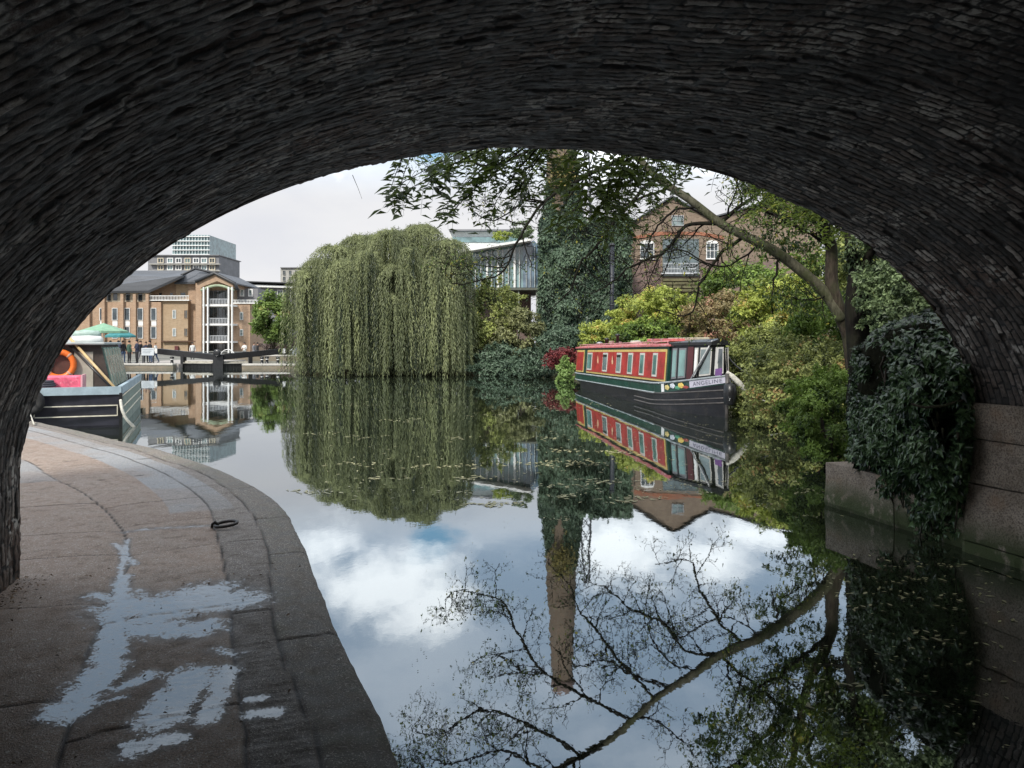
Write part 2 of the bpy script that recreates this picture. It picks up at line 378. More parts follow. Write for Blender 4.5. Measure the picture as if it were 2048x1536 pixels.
def make_bridge():
    u, v, z, nv, nz = profile(.016)
    s = np.r_[np.arange(1.9, S_EXIT, .0095), S_EXIT]
    U, S = np.meshgrid(u, s, indexing='ij'); h, r1, edge = brick_relief(U, S)
    fade = smooth01((S - 1.9) / .3); h = h * fade
    V_ = v[:, None] + nv[:, None] * h; Z_ = z[:, None] + nz[:, None] * h
    row = np.floor(U / .06); tooth = (h01(row, 7, 3) - .5) * .05 + .04 * fbm(U * 3, U * 0 + 2, 21, 3)
    S2 = S + tooth * smooth01((S - (S_EXIT - .2)) / .2)
    V = BP(V_.ravel(), S2.ravel(), Z_.ravel())
    npmesh('vault', V, grid_faces(len(u), len(s)), MAT_BARREL, bridge, smooth=True, vattrs={'bk': r1.ravel(), 'edge': edge.ravel()})
    # rest of the vault, behind the viewer, coarser
    u2, v2, z2, a, b = profile(.12); s = np.linspace(-7, 1.93, 20)
    U, S = np.meshgrid(u2, s, indexing='ij')
    V = BP((v2[:, None] + 0 * S).ravel(), S.ravel(), (z2[:, None] + 0 * S).ravel())
    npmesh('rear_vault', V, grid_faces(len(u2), len(s)), MAT_BARREL, bridge, smooth=True,
           vattrs={'bk': h01(np.arange(len(V)) // 3) * .8, 'edge': np.ones(len(V))})
    for nm, sp, off in (('spandrel', S_EXIT - .012, 1), ('spandrel', -7.0, -1)):
        mb = MB(); W, H = 9.0, 5.2; ins, outs = [], []
        for vv, zz in zip(v2, z2):
            ins.append((vv, zz))
            if zz <= EZ: outs.append((math.copysign(W, vv), zz)); continue
            dv, dz = vv, zz - EZ; k = min(W / max(abs(dv), 1e-6), (H - EZ) / max(dz, 1e-6)); outs.append((dv * k, EZ + dz * k))
        n = len(ins); vs = [tuple(BP(a_, sp, b_)) for a_, b_ in ins + outs]
        mb.add(vs, [(i, i + 1, n + i + 1, n + i) for i in range(n - 1)])
        for sg in (-1, 1):   # corner triangles
            k = [i for i in range(n - 1) if abs(abs(outs[i][0]) - W) < 1e-4 and abs(outs[i + 1][0]) < W - 1e-4 or abs(outs[i][0]) < W - 1e-4 and abs(abs(outs[i + 1][0]) - W) < 1e-4]
            for i in k:
                if outs[i][0] * sg > 0: mb.add([tuple(BP(*[outs[i][0], sp, outs[i][1]])), tuple(BP(outs[i + 1][0], sp, outs[i + 1][1])), tuple(BP(sg * W, sp, H))], [(0, 1, 2)])
        build(nm, mb, MAT_SPAN, bridge)
    mb = MB(); W, H = 9.0, 5.2
    q = lambda v_, s_, z_: tuple(BP(v_, s_, z_))
    mb.add([q(-W, -7, H), q(W, -7, H), q(W, S_EXIT, H), q(-W, S_EXIT, H)], [(0, 1, 2, 3)])
    for sg in (-1, 1): mb.add([q(sg * W, -7, -.5), q(sg * W, S_EXIT, -.5), q(sg * W, S_EXIT, H), q(sg * W, -7, H)], [(0, 1, 2, 3)])
    build('deck', mb, MAT_SPAN, bridge)
    for s0 in (S_EXIT - .42, -7.0):
        mb = MB(); vs = [q(v_, s_, z_) for z_ in (H + .003, H + 1.1) for (v_, s_) in ((-W, s0), (W, s0), (W, s0 + .4), (-W, s0 + .4))]
        mb.add(vs, [(0, 1, 5, 4), (1, 2, 6, 5), (2, 3, 7, 6), (3, 0, 4, 7), (4, 5, 6, 7)]); build('parapet', mb, MAT_SPAN, bridge)
    # pale stone blocks at the foot of the right-hand side of the exit
    M = MatB('pale_abutment_stone'); n = M.noise(3, 7, .65); n2 = M.noise(60, 4, .7)
    c = M.mix(M.mr(n, .35, .65), (.27, .215, .16), (.44, .36, .285)); c = M.mix(M.mr(n2, .45, .62, 0, .8), c, (.10, .075, .06)); c = M.mix(M.mr(M.noise(6, 7, .7), .5, .68, 0, .7), c, (.11, .085, .065))
    c = M.mix(M.mr(M.noise(1.7, 4, .6), .56, .74, 0, .45), c, (.32, .16, .07))
    sp_ = M.N.new('ShaderNodeSeparateXYZ'); M.L.new(M.tc.outputs['Object'], sp_.inputs[0])
    c = M.mix(M.math('MULTIPLY', M.mr(sp_.outputs[2], .42, .08), M.mr(M.noise(8, 4, .6), .22, .5)), c, (.05, .065, .02))   # algae at the waterline
    M.col(c); M.rough(.9); M.bump(n2, .7, .02); MS = M.m
    rr = random.Random(5); courses = [(-.5, .10, 1), (.10, .62, 0), (.62, 1.02, 1), (1.02, 1.36, 0)]
    for z0, z1, k in courses:
        s1 = S_EXIT + .02; lens = ([.62, .9, 1.1] if k else [.95, .75, 1.0])
        for j, ln in enumerate(lens):
            s0 = s1 - ln; nu, nz_ = 14, 10
            Sg, Zg = np.meshgrid(np.linspace(s0 + .006, s1 - .006, nu), np.linspace(z0 + .006, z1 - .006, nz_), indexing='ij')
            a_ = np.minimum(np.minimum(Sg - s0, s1 - Sg), np.minimum(Zg - z0, z1 - Zg))
            hh = .045 + .012 * rr.random() + .014 * smooth01(a_ / .03) + .03 * fbm(Sg * 3, Zg * 3 + j, 40 + j, 4)
            vv = EA - np.maximum(.95 - Zg, 0) * .12 - np.where(Zg > EZ, EA * (1 - np.sqrt(np.clip(1 - ((Zg - EZ) / EB) ** 2, 0, 1))), 0) - hh
            front = BP(vv, Sg, Zg); back = BP(vv + .35, Sg, Zg)
            Vv = np.concatenate([front.reshape(-1, 3), back.reshape(-1, 3)]); fq = grid_faces(nu, nz_); Fq = [fq, fq[:, ::-1] + nu * nz_]
            ring = [i * nz_ for i in range(nu)] + [(nu - 1) * nz_ + j2 for j2 in range(1, nz_)] + [i * nz_ + nz_ - 1 for i in range(nu - 2, -1, -1)] + [j2 for j2 in range(nz_ - 2, 0, -1)]
            side = np.array([[ring[i], ring[(i + 1) % len(ring)], ring[(i + 1) % len(ring)] + nu * nz_, ring[i] + nu * nz_] for i in range(len(ring))])
            npmesh('stone_block', Vv, np.concatenate(Fq + [side]), MS, bridge, smooth=False)
            s1 = s0
    return MS
MAT_STONE = make_bridge()

# wing wall carrying on beyond the bridge on the right, with its coping
def wing_wall():
    a = Vector((4.15, 7.335, 0)); b = Vector((3.66, 9.35, 0)); d = (b - a).normalized(); n = Vector((d.y, -d.x, 0))
    w = thing('canal_wing_wall', 'low pale concrete retaining wall under the dark ivy beside the bridge', 'wall', a)
    mb = MB(); nx, nz_ = 40, 12; Ls = (b - a).length
    T, Z = np.meshgrid(np.linspace(0, Ls, nx), np.linspace(-.5, .5, nz_), indexing='ij')
    h = .03 * fbm(T * 3, Z * 3, 61, 4) - .04 * (Z < .0)
    V = np.stack([a.x + d.x * T - n.x * h, a.y + d.y * T - n.y * h, Z], -1).reshape(-1, 3)
    B = np.stack([a.x + d.x * T + n.x * .4, a.y + d.y * T + n.y * .4, Z], -1).reshape(-1, 3)
    V = np.concatenate([V, B]); g = grid_faces(nx, nz_); k = nx * nz_
    top = [[i * nz_ + nz_ - 1, (i + 1) * nz_ + nz_ - 1, (i + 1) * nz_ + nz_ - 1 + k, i * nz_ + nz_ - 1 + k] for i in range(nx - 1)]
    end = [[(nx - 1) * nz_ + j, (nx - 1) * nz_ + j + 1, (nx - 1) * nz_ + j + 1 + k, (nx - 1) * nz_ + j + k] for j in range(nz_ - 1)]
    npmesh('wall_face', V, np.concatenate([g, g[:, ::-1] + k, top, end]), MAT_STONE, w)
wing_wall()

# ------------------------------------------------------------------ water, banks, towpath
def water():
    M = MatB('canal_water'); N, L = M.N, M.L
    n1 = M.noise(.55, 3, .5, stretch=(1, .45, 1)); n2 = M.noise(5, 4, .55, stretch=(1, .5, 1))
    bp = N.new('ShaderNodeBump'); bp.inputs['Strength'].default_value = .45; bp.inputs['Distance'].default_value = .012
    L.new(M.math('ADD', n1, M.math('MULTIPLY', n2, .09)), bp.inputs['Height'])
    gl = N.new('ShaderNodeBsdfGlossy'); gl.inputs['Roughness'].default_value = .012; gl.inputs['Color'].default_value = (.93, .97, 1, 1); L.new(bp.outputs[0], gl.inputs['Normal'])
    df = N.new('ShaderNodeBsdfDiffuse'); L.new(M.mix(M.mr(M.noise(.4, 5, .6), .35, .7), (.010, .013, .008), (.022, .026, .014)), df.inputs[0])
    fr = N.new('ShaderNodeFresnel'); fr.inputs[0].default_value = 1.5; L.new(bp.outputs[0], fr.inputs['Normal'])
    mx = N.new('ShaderNodeMixShader'); L.new(M.mr(fr.outputs[0], .0, 1., .23, 1., False), mx.inputs[0]); L.new(df.outputs[0], mx.inputs[1]); L.new(gl.outputs[0], mx.inputs[2])
    L.new(mx.outputs[0], M.out.inputs[0])
    mb = MB(); mb.add([(-140, -60, 0), (140, -60, 0), (140, 180, 0), (-140, 180, 0)], [(0, 1, 2, 3)])
    tag(build('water', mb, M.m), kind='structure')
water()
RB = [(4.9, 7.9), (4.15, 9.5), (5.6, 12), (7.2, 15), (8.0, 19), (7.5, 26), (6.3, 34), (5.0, 40), (3.0, 44.5), (-2, 46.6), (-8, 47.2), (-12.6, 47.4), (-14.2, 51), (-15.2, 57.9)]
def earthmat():
    M = MatB('bank_earth'); n = M.noise(1.2, 7, .65); n2 = M.noise(18, 5, .7)
    c = M.mix(M.mr(n, .35, .65), (.035, .04, .018), (.07, .055, .03)); c = M.mix(M.mr(n2, .45, .7, 0, .7), c, (.02, .03, .01))
    M.col(c); M.rough(.95); M.bump(n2, .8, .05); return M.m
MAT_EARTH = earthmat()
def right_bank():
    pts = np.array(RB, float); d = np.r_[0, np.cumsum(np.linalg.norm(np.diff(pts, axis=0), axis=1))]
    t = np.arange(0, d[-1], .5); E = np.stack([np.interp(t, d, pts[:, k]) for k in (0, 1)], 1)
    ws = np.array([0, .02, .25, .8, 1.6, 3, 5, 8, 13, 22]); rise = np.array([-.6, .12, .28, .5, .9, 1.5, 2.1, 2.8, 3.4, 3.6])
    # inland direction blends from right-hand normal to +Y along the far bank
    tang = np.gradient(E, axis=0); tang /= np.linalg.norm(tang, axis=1, keepdims=True); Nn = np.stack([tang[:, 1], -tang[:, 0]], 1)
    for _ in range(12): Nn[1:-1] = (Nn[:-2] + Nn[1:-1] * 2 + Nn[2:]) / 4
    Nn /= np.linalg.norm(Nn, axis=1, keepdims=True)
    T, Wg = np.meshgrid(t, ws, indexing='ij')
    amp = np.interp(E[:, 0], [-14, -4, 2, 5], [.12, .3, .5, 1.])[:, None]
    X = E[:, 0, None] + Nn[:, 0, None] * Wg; Y = E[:, 1, None] + Nn[:, 1, None] * Wg
    Z = np.where(rise[None, :] > .3, .3 + (rise[None, :] - .3) * amp, rise[None, :]) + .25 * fbm(X * .5, Y * .5, 5, 3) * (Wg > .1)
    o = npmesh('bank', np.stack([X, Y, Z], -1).reshape(-1, 3), grid_faces(len(t), len(ws)), MAT_EARTH, smooth=True); tag(o, kind='structure')
right_bank()
def flat_poly(name, pts, z, m, drop=.8):
    bm = bmesh.new(); vs = [bm.verts.new((x, y, z)) for x, y in pts]; f = bm.faces.new(vs)
    r = bmesh.ops.extrude_edge_only(bm, edges=list(f.edges)); 
    for e in r['geom']:
        if isinstance(e, bmesh.types.BMVert): e.co.z -= drop
    bmesh.ops.triangulate(bm, faces=[f]); bmesh.ops.recalc_face_normals(bm, faces=bm.faces)
    me = bpy.data.meshes.new(name); bm.to_mesh(me); bm.free(); me.materials.append(m)
    o = bpy.data.objects.new(name, me); COL.objects.link(o); return tag(o, kind='structure')
MAT_PAVE = mat('quay_paving', (.34, .31, .28), .85, .25, 1.5, .3)
MAT_GROUND = mat('far_ground', (.16, .155, .13), .95, .4, .2, .2)
# far ground: behind the lock, and to the horizon both sides
flat_poly('ground', [(-15.5, 60.5), (-14.9, 58.6), (-13.6, 52), (-12, 48.2), (3, 46), (6.2, 40), (8.3, 33), (9.6, 24), (9.8, 17), (7.4, 12), (4.4, 9.6), (4.6, 7.4), (14, 2), (90, -20), (1500, -20), (1500, 2500), (-1500, 2500), (-1500, 64.5), (-31, 64.5), (-31, 74), (-15.5, 74)], .16, MAT_GROUND)
flat_poly('quay', [(-24.6, 59), (-24.6, 73.9), (-30.9, 73.9), (-30.9, 64.4), (-1400, 64.4), (-1400, -20), (-12, -20), (-3.6, 5.4), (-4.4, 8), (-5.4, 10), (-6.5, 11.7), (-8.4, 13.9), (-11.2, 16.6), (-14, 21), (-18.5, 32), (-24.5, 46), (-28.5, 58.6)], .30, MAT_PAVE, .9)

EDGE = [(2.45, -7), (1.45, -3.5), (.12, 1.1), (-.38, 2.91), (-.60, 3.5), (-.856, 4.1), (-1.226, 5.11), (-1.58, 6.12), (-2.07, 7.4), (-2.5, 8.27), (-3.49, 9.73), (-4.75, 11.27), (-6.19, 12.72), (-7.87, 14.4), (-10.2, 16.55), (-12.6, 19.6), (-14.8, 24), (-17.2, 30)]
def towpath():
    pts = np.array(EDGE, float); d = np.r_[0, np.cumsum(np.linalg.norm(np.diff(pts, axis=0), axis=1))]
    t = np.r_[np.arange(0, 8.3, .25), np.arange(8.3, 17, .018), np.arange(17, 24, .05), np.arange(24, d[-1], .2)]
    E = np.stack([np.interp(t, d, pts[:, k]) for k in (0, 1)], 1)
    # smooth the edge line
    tt = np.arange(0, d[-1], .05); Es = np.stack([np.interp(tt, d, pts[:, k]) for k in (0, 1)], 1)
    ker = np.hanning(31); ker /= ker.sum()
    Ep = np.pad(Es, ((15, 15), (0, 0)), 'edge'); Es = np.stack([np.convolve(Ep[:, k], ker, 'valid') for k in (0, 1)], 1)
    E = np.stack([np.interp(t, tt, Es[:, k]) for k in (0, 1)], 1)
    tang = np.stack([np.interp(t, tt, np.gradient(Es[:, k], tt)) for k in (0, 1)], 1); tang /= np.linalg.norm(tang, axis=1, keepdims=True)
    for _ in range(3): tang = tang
    Nn = np.stack([-tang[:, 1], tang[:, 0]], 1)
    ws = np.r_[0, .0001, .006, .018, .04, np.arange(.06, 2.3, .02), np.arange(2.3, 5.2, .12)]
    T, Wg = np.meshgrid(t, ws, indexing='ij'); 
    wob = .012 * fbm(T * 2.5, T * 0 + 1, 8, 3) + .004 * fbm(T * 14, Wg * 3, 81, 2)
    X = E[:, 0, None] + Nn[:, 0, None] * (Wg + wob); Y = E[:, 1, None] + Nn[:, 1, None] * (Wg + wob)
    Y0 = E[:, 1, None] + 0 * Wg
    # strips across the path: coping | ribbed brick band | slabs | slabs to the wall
    w2 = Wg + .018 * fbm(T * 1.2, Wg * 1.2, 4, 3)
    band_on = Y0 < 6.9
    l1, l2 = .30 + .02 * np.sin(T * 1.7), .54 + .05 * np.clip(Y0 - 5, 0, 2)
    l3 = 1.22 + .12 * np.clip(Y0 - 6, 0, 4) + .02 * np.sin(T * 2.1)
    strip = np.where(w2 < l1, 0, np.where(w2 < l2, 1, np.where(w2 < l3, 2, 3)))
    dist_l = np.minimum.reduce([np.abs(w2 - l1), np.abs(w2 - l2), np.abs(w2 - l3)])
    def cuts(list_, skew=0):
        tc = T + skew * (Wg - .8) + .03 * fbm(Wg * 2.5, T * .7, 90, 3); dd = np.full(T.shape, 9.); idx = np.zeros(T.shape)
        for c in list_: dd = np.minimum(dd, np.abs(tc - c)); idx += tc > c
        return dd, idx
    t_at = lambda y: float(np.interp(y, E[:, 1], t))
    cs = {0: [t_at(y) for y in (1.2, 2.2, 4.25, 5.9, 7.1, 8.6, 10.4, 12.2, 14.5)], 1: [t_at(4.75), t_at(6.4), t_at(8.9), t_at(11)],
          2: [t_at(y) for y in (2.0, 2.95, 3.62, 4.9, 6.35, 7.35, 8.4, 9.9, 11.4, 13)], 3: [t_at(y) for y in (1.5, 2.7, 3.9, 5.15, 6.3, 7.1, 8.6, 10, 11.6, 13.5)]}
    dj = dist_l.copy(); ridx = np.zeros(T.shape)
    for k, cl in cs.items():
        dd, idx = cuts(cl, .12 if k == 2 else (-.1 if k == 3 else .05)); m_ = strip == k
        dj = np.where(m_, np.minimum(dj, dd), dj); ridx = np.where(m_, idx, ridx)
    joint = smooth01((dj - .002) / .012)
    r = h01(strip * 7.3, ridx, 4)
    h = .35 + joint * .010 - .010 + (r - .5) * .008 + .012 * fbm(X * 1.1, Y * 1.1, 31, 3) + .0035 * fbm(X * 11, Y * 11, 33, 3) - .012 * smooth01(1 - np.abs(w2 - l3) / .16)
    ribs = np.where((strip == 1) & (Y0 > 2) & (Y0 < 6.4), .0035 * (np.sin(T * 2 * math.pi / .06) > -.4), 0); h = h + ribs
    h = h - .035 * np.exp(-Wg / .03) * (Wg > .00005)
    h[:, 0] = -.5; h[:, 1] = .27
    Z = h
    # wetness: where the standing water lies (segments on the ground, metres)
    segs = [((130, 1425), (215, 1330), .085, 1), ((215, 1330), (232, 1240), .07, 1), ((235, 1235), (245, 1150), .05, .9), ((240, 1150), (255, 1075), .025, .8), ((270, 1125), (230, 1085), .03, .7),
            ((270, 1215), (450, 1200), .20, 1.0), ((265, 1260), (400, 1255), .13, .9), ((200, 1190), (260, 1190), .10, .7), ((290, 1240), (420, 1180), .16, .9),
            ((320, 1440), (385, 1350), .09, 1), ((410, 1440), (455, 1340), .055, .9), ((265, 1500), (345, 1480), .06, .9), ((245, 1375), (300, 1350), .05, .8),
            ((505, 1430), (550, 1425), .045, .9), ((505, 1400), (525, 1395), .035, .8), ((430, 1300), (470, 1310), .05, .55), ((180, 1410), (250, 1395), .03, .5), ((250, 1060), (430, 1050), .05, .5)]
    f = np.zeros(T.shape)
    for a, b, rad, amp in segs:
        a = G(*a, .35); b = G(*b, .35); ax, ay = b.x - a.x, b.y - a.y; L2 = ax * ax + ay * ay
        k = np.clip(((X - a.x) * ax + (Y - a.y) * ay) / L2, 0, 1); dd = np.hypot(X - a.x - k * ax, Y - a.y - k * ay)
        f = np.maximum(f, amp * np.clip(1.25 - dd / rad * .62, 0, 1.25))
    zone = np.where(strip == 3, .62, np.where(strip == 0, .2, .45)) + 0 * T
    slabc = np.where((strip == 3), .35 + .3 * r, r)
    # bitumen-grey strip beside the coping further on
    grey = smooth01((Y0 - 7.6) / .2) * (smooth01((Wg - .42) / .02) * smooth01((1.0 - Wg) / .02))
    grey = np.maximum(grey, np.where((strip == 3) & (h01(ridx, 3, 8) > .45) & (Y0 > 5.6), .9, 0)) * (.55 + .45 * smooth01(.5 + 2.2 * fbm(X * 1.5, Y * 1.5, 52, 4)))
    M = MatB('towpath_paving')
    a_s, a_j, a_w, a_st, a_g = (M.attr(k) for k in ('slab', 'joint', 'wet', 'strip', 'grey'))
    n1 = M.noise(2.2, 6, .6); n2 = M.noise(90, 4, .7); n3 = M.noise(9, 6, .65); sp = M.noise(140, 2, .6)
    c = M.mix(a_s, (.25, .175, .13), (.42, .315, .245))
    c = M.mix(M.mr(n1, .38, .66, 0, .7), c, (.32, .25, .20))
    cop = M.mix(M.mr(n3, .35, .65), (.11, .098, .082), (.23, .20, .165)); cop = M.mix(M.mr(n1, .5, .7, 0, .6), cop, (.13, .14, .08))
    c = M.mix(M.mr(a_st, .6, .4), c, cop)
    c = M.mix(M.math('MULTIPLY', M.mr(a_st, .5, .9), M.mr(a_st, 1.5, 1.1)), c, (.21, .18, .155))
    c = M.mix(a_g, c, M.mix(M.mr(n3, .3, .7), (.24, .25, .26), (.36, .365, .37)))
    c = M.mix(M.mr(n2, .46, .66, 0, .75), c, (.085, .07, .06)); c = M.mix(M.mr(sp, .60, .66, 0, .9), c, (.62, .57, .50)); c = M.mix(M.mr(M.noise(60, 2, .5), .64, .68, 0, .8), c, (.55, .5, .44))
    c = M.mix(M.mr(n3, .5, .75, 0, .45), c, (.07, .055, .04))
    c = M.mix(a_j, (.028, .022, .018), c)
    wetf = M.math('ADD', a_w, M.math('MULTIPLY', M.math('SUBTRACT', M.noise(11, 10, .78), .5), 2.6)); wetf = M.math('ADD', wetf, M.math('MULTIPLY', M.math('SUBTRACT', M.noise(60, 4, .75), .5), 1.5))
    wet = M.mr(wetf, .52, .70); damp = M.mr(a_w, .02, .6)
    c = M.mix(M.math('MULTIPLY', damp, .55), c, (.035, .028, .022)); c = M.mix(M.math('MULTIPLY', wet, .75), c, (.03, .03, .03))
    M.col(c)
    ro = M.math('SUBTRACT', M.mr(n3, .3, .7, .55, .85), M.math('MULTIPLY', damp, .22))
    mr_ = M.N.new('ShaderNodeMix'); M.L.new(wet, mr_.inputs[0]); M.L.new(ro, mr_.inputs[2]); M.L.new(M.mr(M.noise(38, 6, .75, stretch=(.5, 1.6, 1)), .42, .7, .03, .40), mr_.inputs[3]); M.rough(mr_.outputs[0])
    M.L.new(M.mr(wet, 0, 1, 1.45, 2.0), M.b.inputs['IOR'])
    bn = M.N.new('ShaderNodeBump'); bn.inputs['Distance'].default_value = .012
    M.L.new(M.mr(wet, 0, 1, .8, .02), bn.inputs['Strength']); M.L.new(M.math('ADD', n2, M.math('MULTIPLY', sp, .7)), bn.inputs['Height'])
    mv = M.N.new('ShaderNodeMix'); mv.data_type = 'VECTOR'; M.L.new(M.mr(wet, 0, 1, 0, .88), mv.inputs[0]); M.L.new(bn.outputs[0], mv.inputs[4]); mv.inputs[5].default_value = (0, 0, 1)
    M.L.new(mv.outputs[1], M.b.inputs['Normal'])
    o = npmesh('towpath', np.stack([X, Y, Z], -1).reshape(-1, 3), grid_faces(len(t), len(ws)), M.m, smooth=True,
               vattrs={'slab': slabc.ravel(), 'joint': joint.ravel(), 'wet': f.ravel(), 'strip': strip.ravel().astype(float), 'grey': grey.ravel()})
    tag(o, kind='structure')
towpath()
IRON = mat('worn_iron', (.05, .045, .042), .45, .3, 12, .4, .7)
def mooring_ring():
    c = G(452, 1053, .36); o = thing('mooring_ring', 'iron mooring ring lying on the towpath paving near the water', 'mooring ring', c)
    mb = MB(); mb.tube([(c.x + .090 * math.cos(t), c.y + .08 * math.sin(t), c.z + .022 + .010 * math.sin(t + 1)) for t in np.linspace(0, 2 * math.pi, 28)[:-1]], .013, 8, True); build('ring', mb, IRON, o)
    mb = MB(); mb.tube([(c.x - .12, c.y, c.z - .03), (c.x - .115, c.y, c.z + .02), (c.x - .09, c.y, c.z + .04), (c.x - .07, c.y, c.z + .02), (c.x - .065, c.y, c.z - .03)], .012, 8); build('staple', mb, IRON, o)
mooring_ring()

# ------------------------------------------------------------------ far buildings
GL_DARK = glassmat('dark_window_glass'); GL_PALE = glassmat('pale_window_glass', (.10, .13, .13), .08); GL_TEAL = glassmat('teal_glass', (.09, .145, .15), .06)
WHITE = mat('white_paint', (.72, .72, .70), .5, .12, 3, .05); CREAM = mat('cream_render', (.55, .49, .38), .7, .15, 2)
TAN = brickmat('tan_brick', (.39, .255, .165), (.28, .175, .115), (.42, .34, .25), .45, .15, .02, (.3, .17, .09), .35)
TAN2 = brickmat('ochre_brick', (.37, .275, .175), (.29, .21, .13), (.38, .29, .20), .45, .15, .02, (.3, .19, .10), .35)
REDBAND = brickmat('red_band_brick', (.36, .11, .05), (.30, .09, .045), (.3, .16, .1), .3, .1, .02)
PURP = brickmat('purple_brick', (.20, .125, .105), (.11, .08, .075), (.2, .15, .13), .3, .1, .02)
BUFF = brickmat('sooty_yellow_brick', (.26, .19, .13), (.15, .10, .07), (.22, .18, .14), .3, .1, .02, (.14, .10, .08), .5)
SLATE = mat('slate_roof', (.085, .09, .10), .65, .25, .6, .3, stretch=(.3, .3, 3)); DARKMET = mat('dark_painted_metal', (.028, .03, .034), .5, .3, 3)
GREYCLAD = mat('grey_cladding', (.17, .17, .18), .6, .2, .7); BLACKP = mat('black_gloss_paint', (.012, .012, .013), .35, .3, 5, .1)
CONC = mat('pale_concrete', (.36, .35, .32), .8, .2, 1.2, .2)
def window(parent, x0, x1, y0, y1, D, frame=WHITE, pane=GL_DARK, fw=.6, bars=(1, 1), proud=.05, sill=None):
    "a framed window filling the pixel rectangle on a wall whose face is at depth D"
    a = P(x0, y1, D); b = P(x1, y0, D); w = fw * D / F; mb = MB(); f0, f1 = D - proud, D + .1
    mb.box(a.x, a.x + w, f0, f1, a.z, b.z); mb.box(b.x - w, b.x, f0, f1, a.z, b.z)
    mb.box(a.x + w, b.x - w, f0, f1, b.z - w, b.z); mb.box(a.x + w, b.x - w, f0, f1, a.z, a.z + w)
    for k in range(1, bars[0]): x = a.x + (b.x - a.x) * k / bars[0]; mb.box(x - w * .3, x + w * .3, f0 + .01, f1, a.z + w, b.z - w)
    for k in range(1, bars[1]): z = a.z + (b.z - a.z) * k / bars[1]; mb.box(a.x + w, b.x - w, f0 + .014, f1, z - w * .3, z + w * .3)
    if sill: mb.box(a.x - w, b.x + w, f0 - .08, f1, a.z - w * .8, a.z - .003)
    fr = build('window', mb, frame, parent)
    mb = MB(); mb.box(a.x + w * .5, b.x - w * .5, D - proud * .3, D + .06, a.z + w * .5, b.z - w * .5); build('pane', mb, pane, fr)
    return fr
def facade(parent, name, m, outline, D, depth):
    mb = MB(); mb.pxprism(outline, D, depth); return build(name, mb, m, parent)

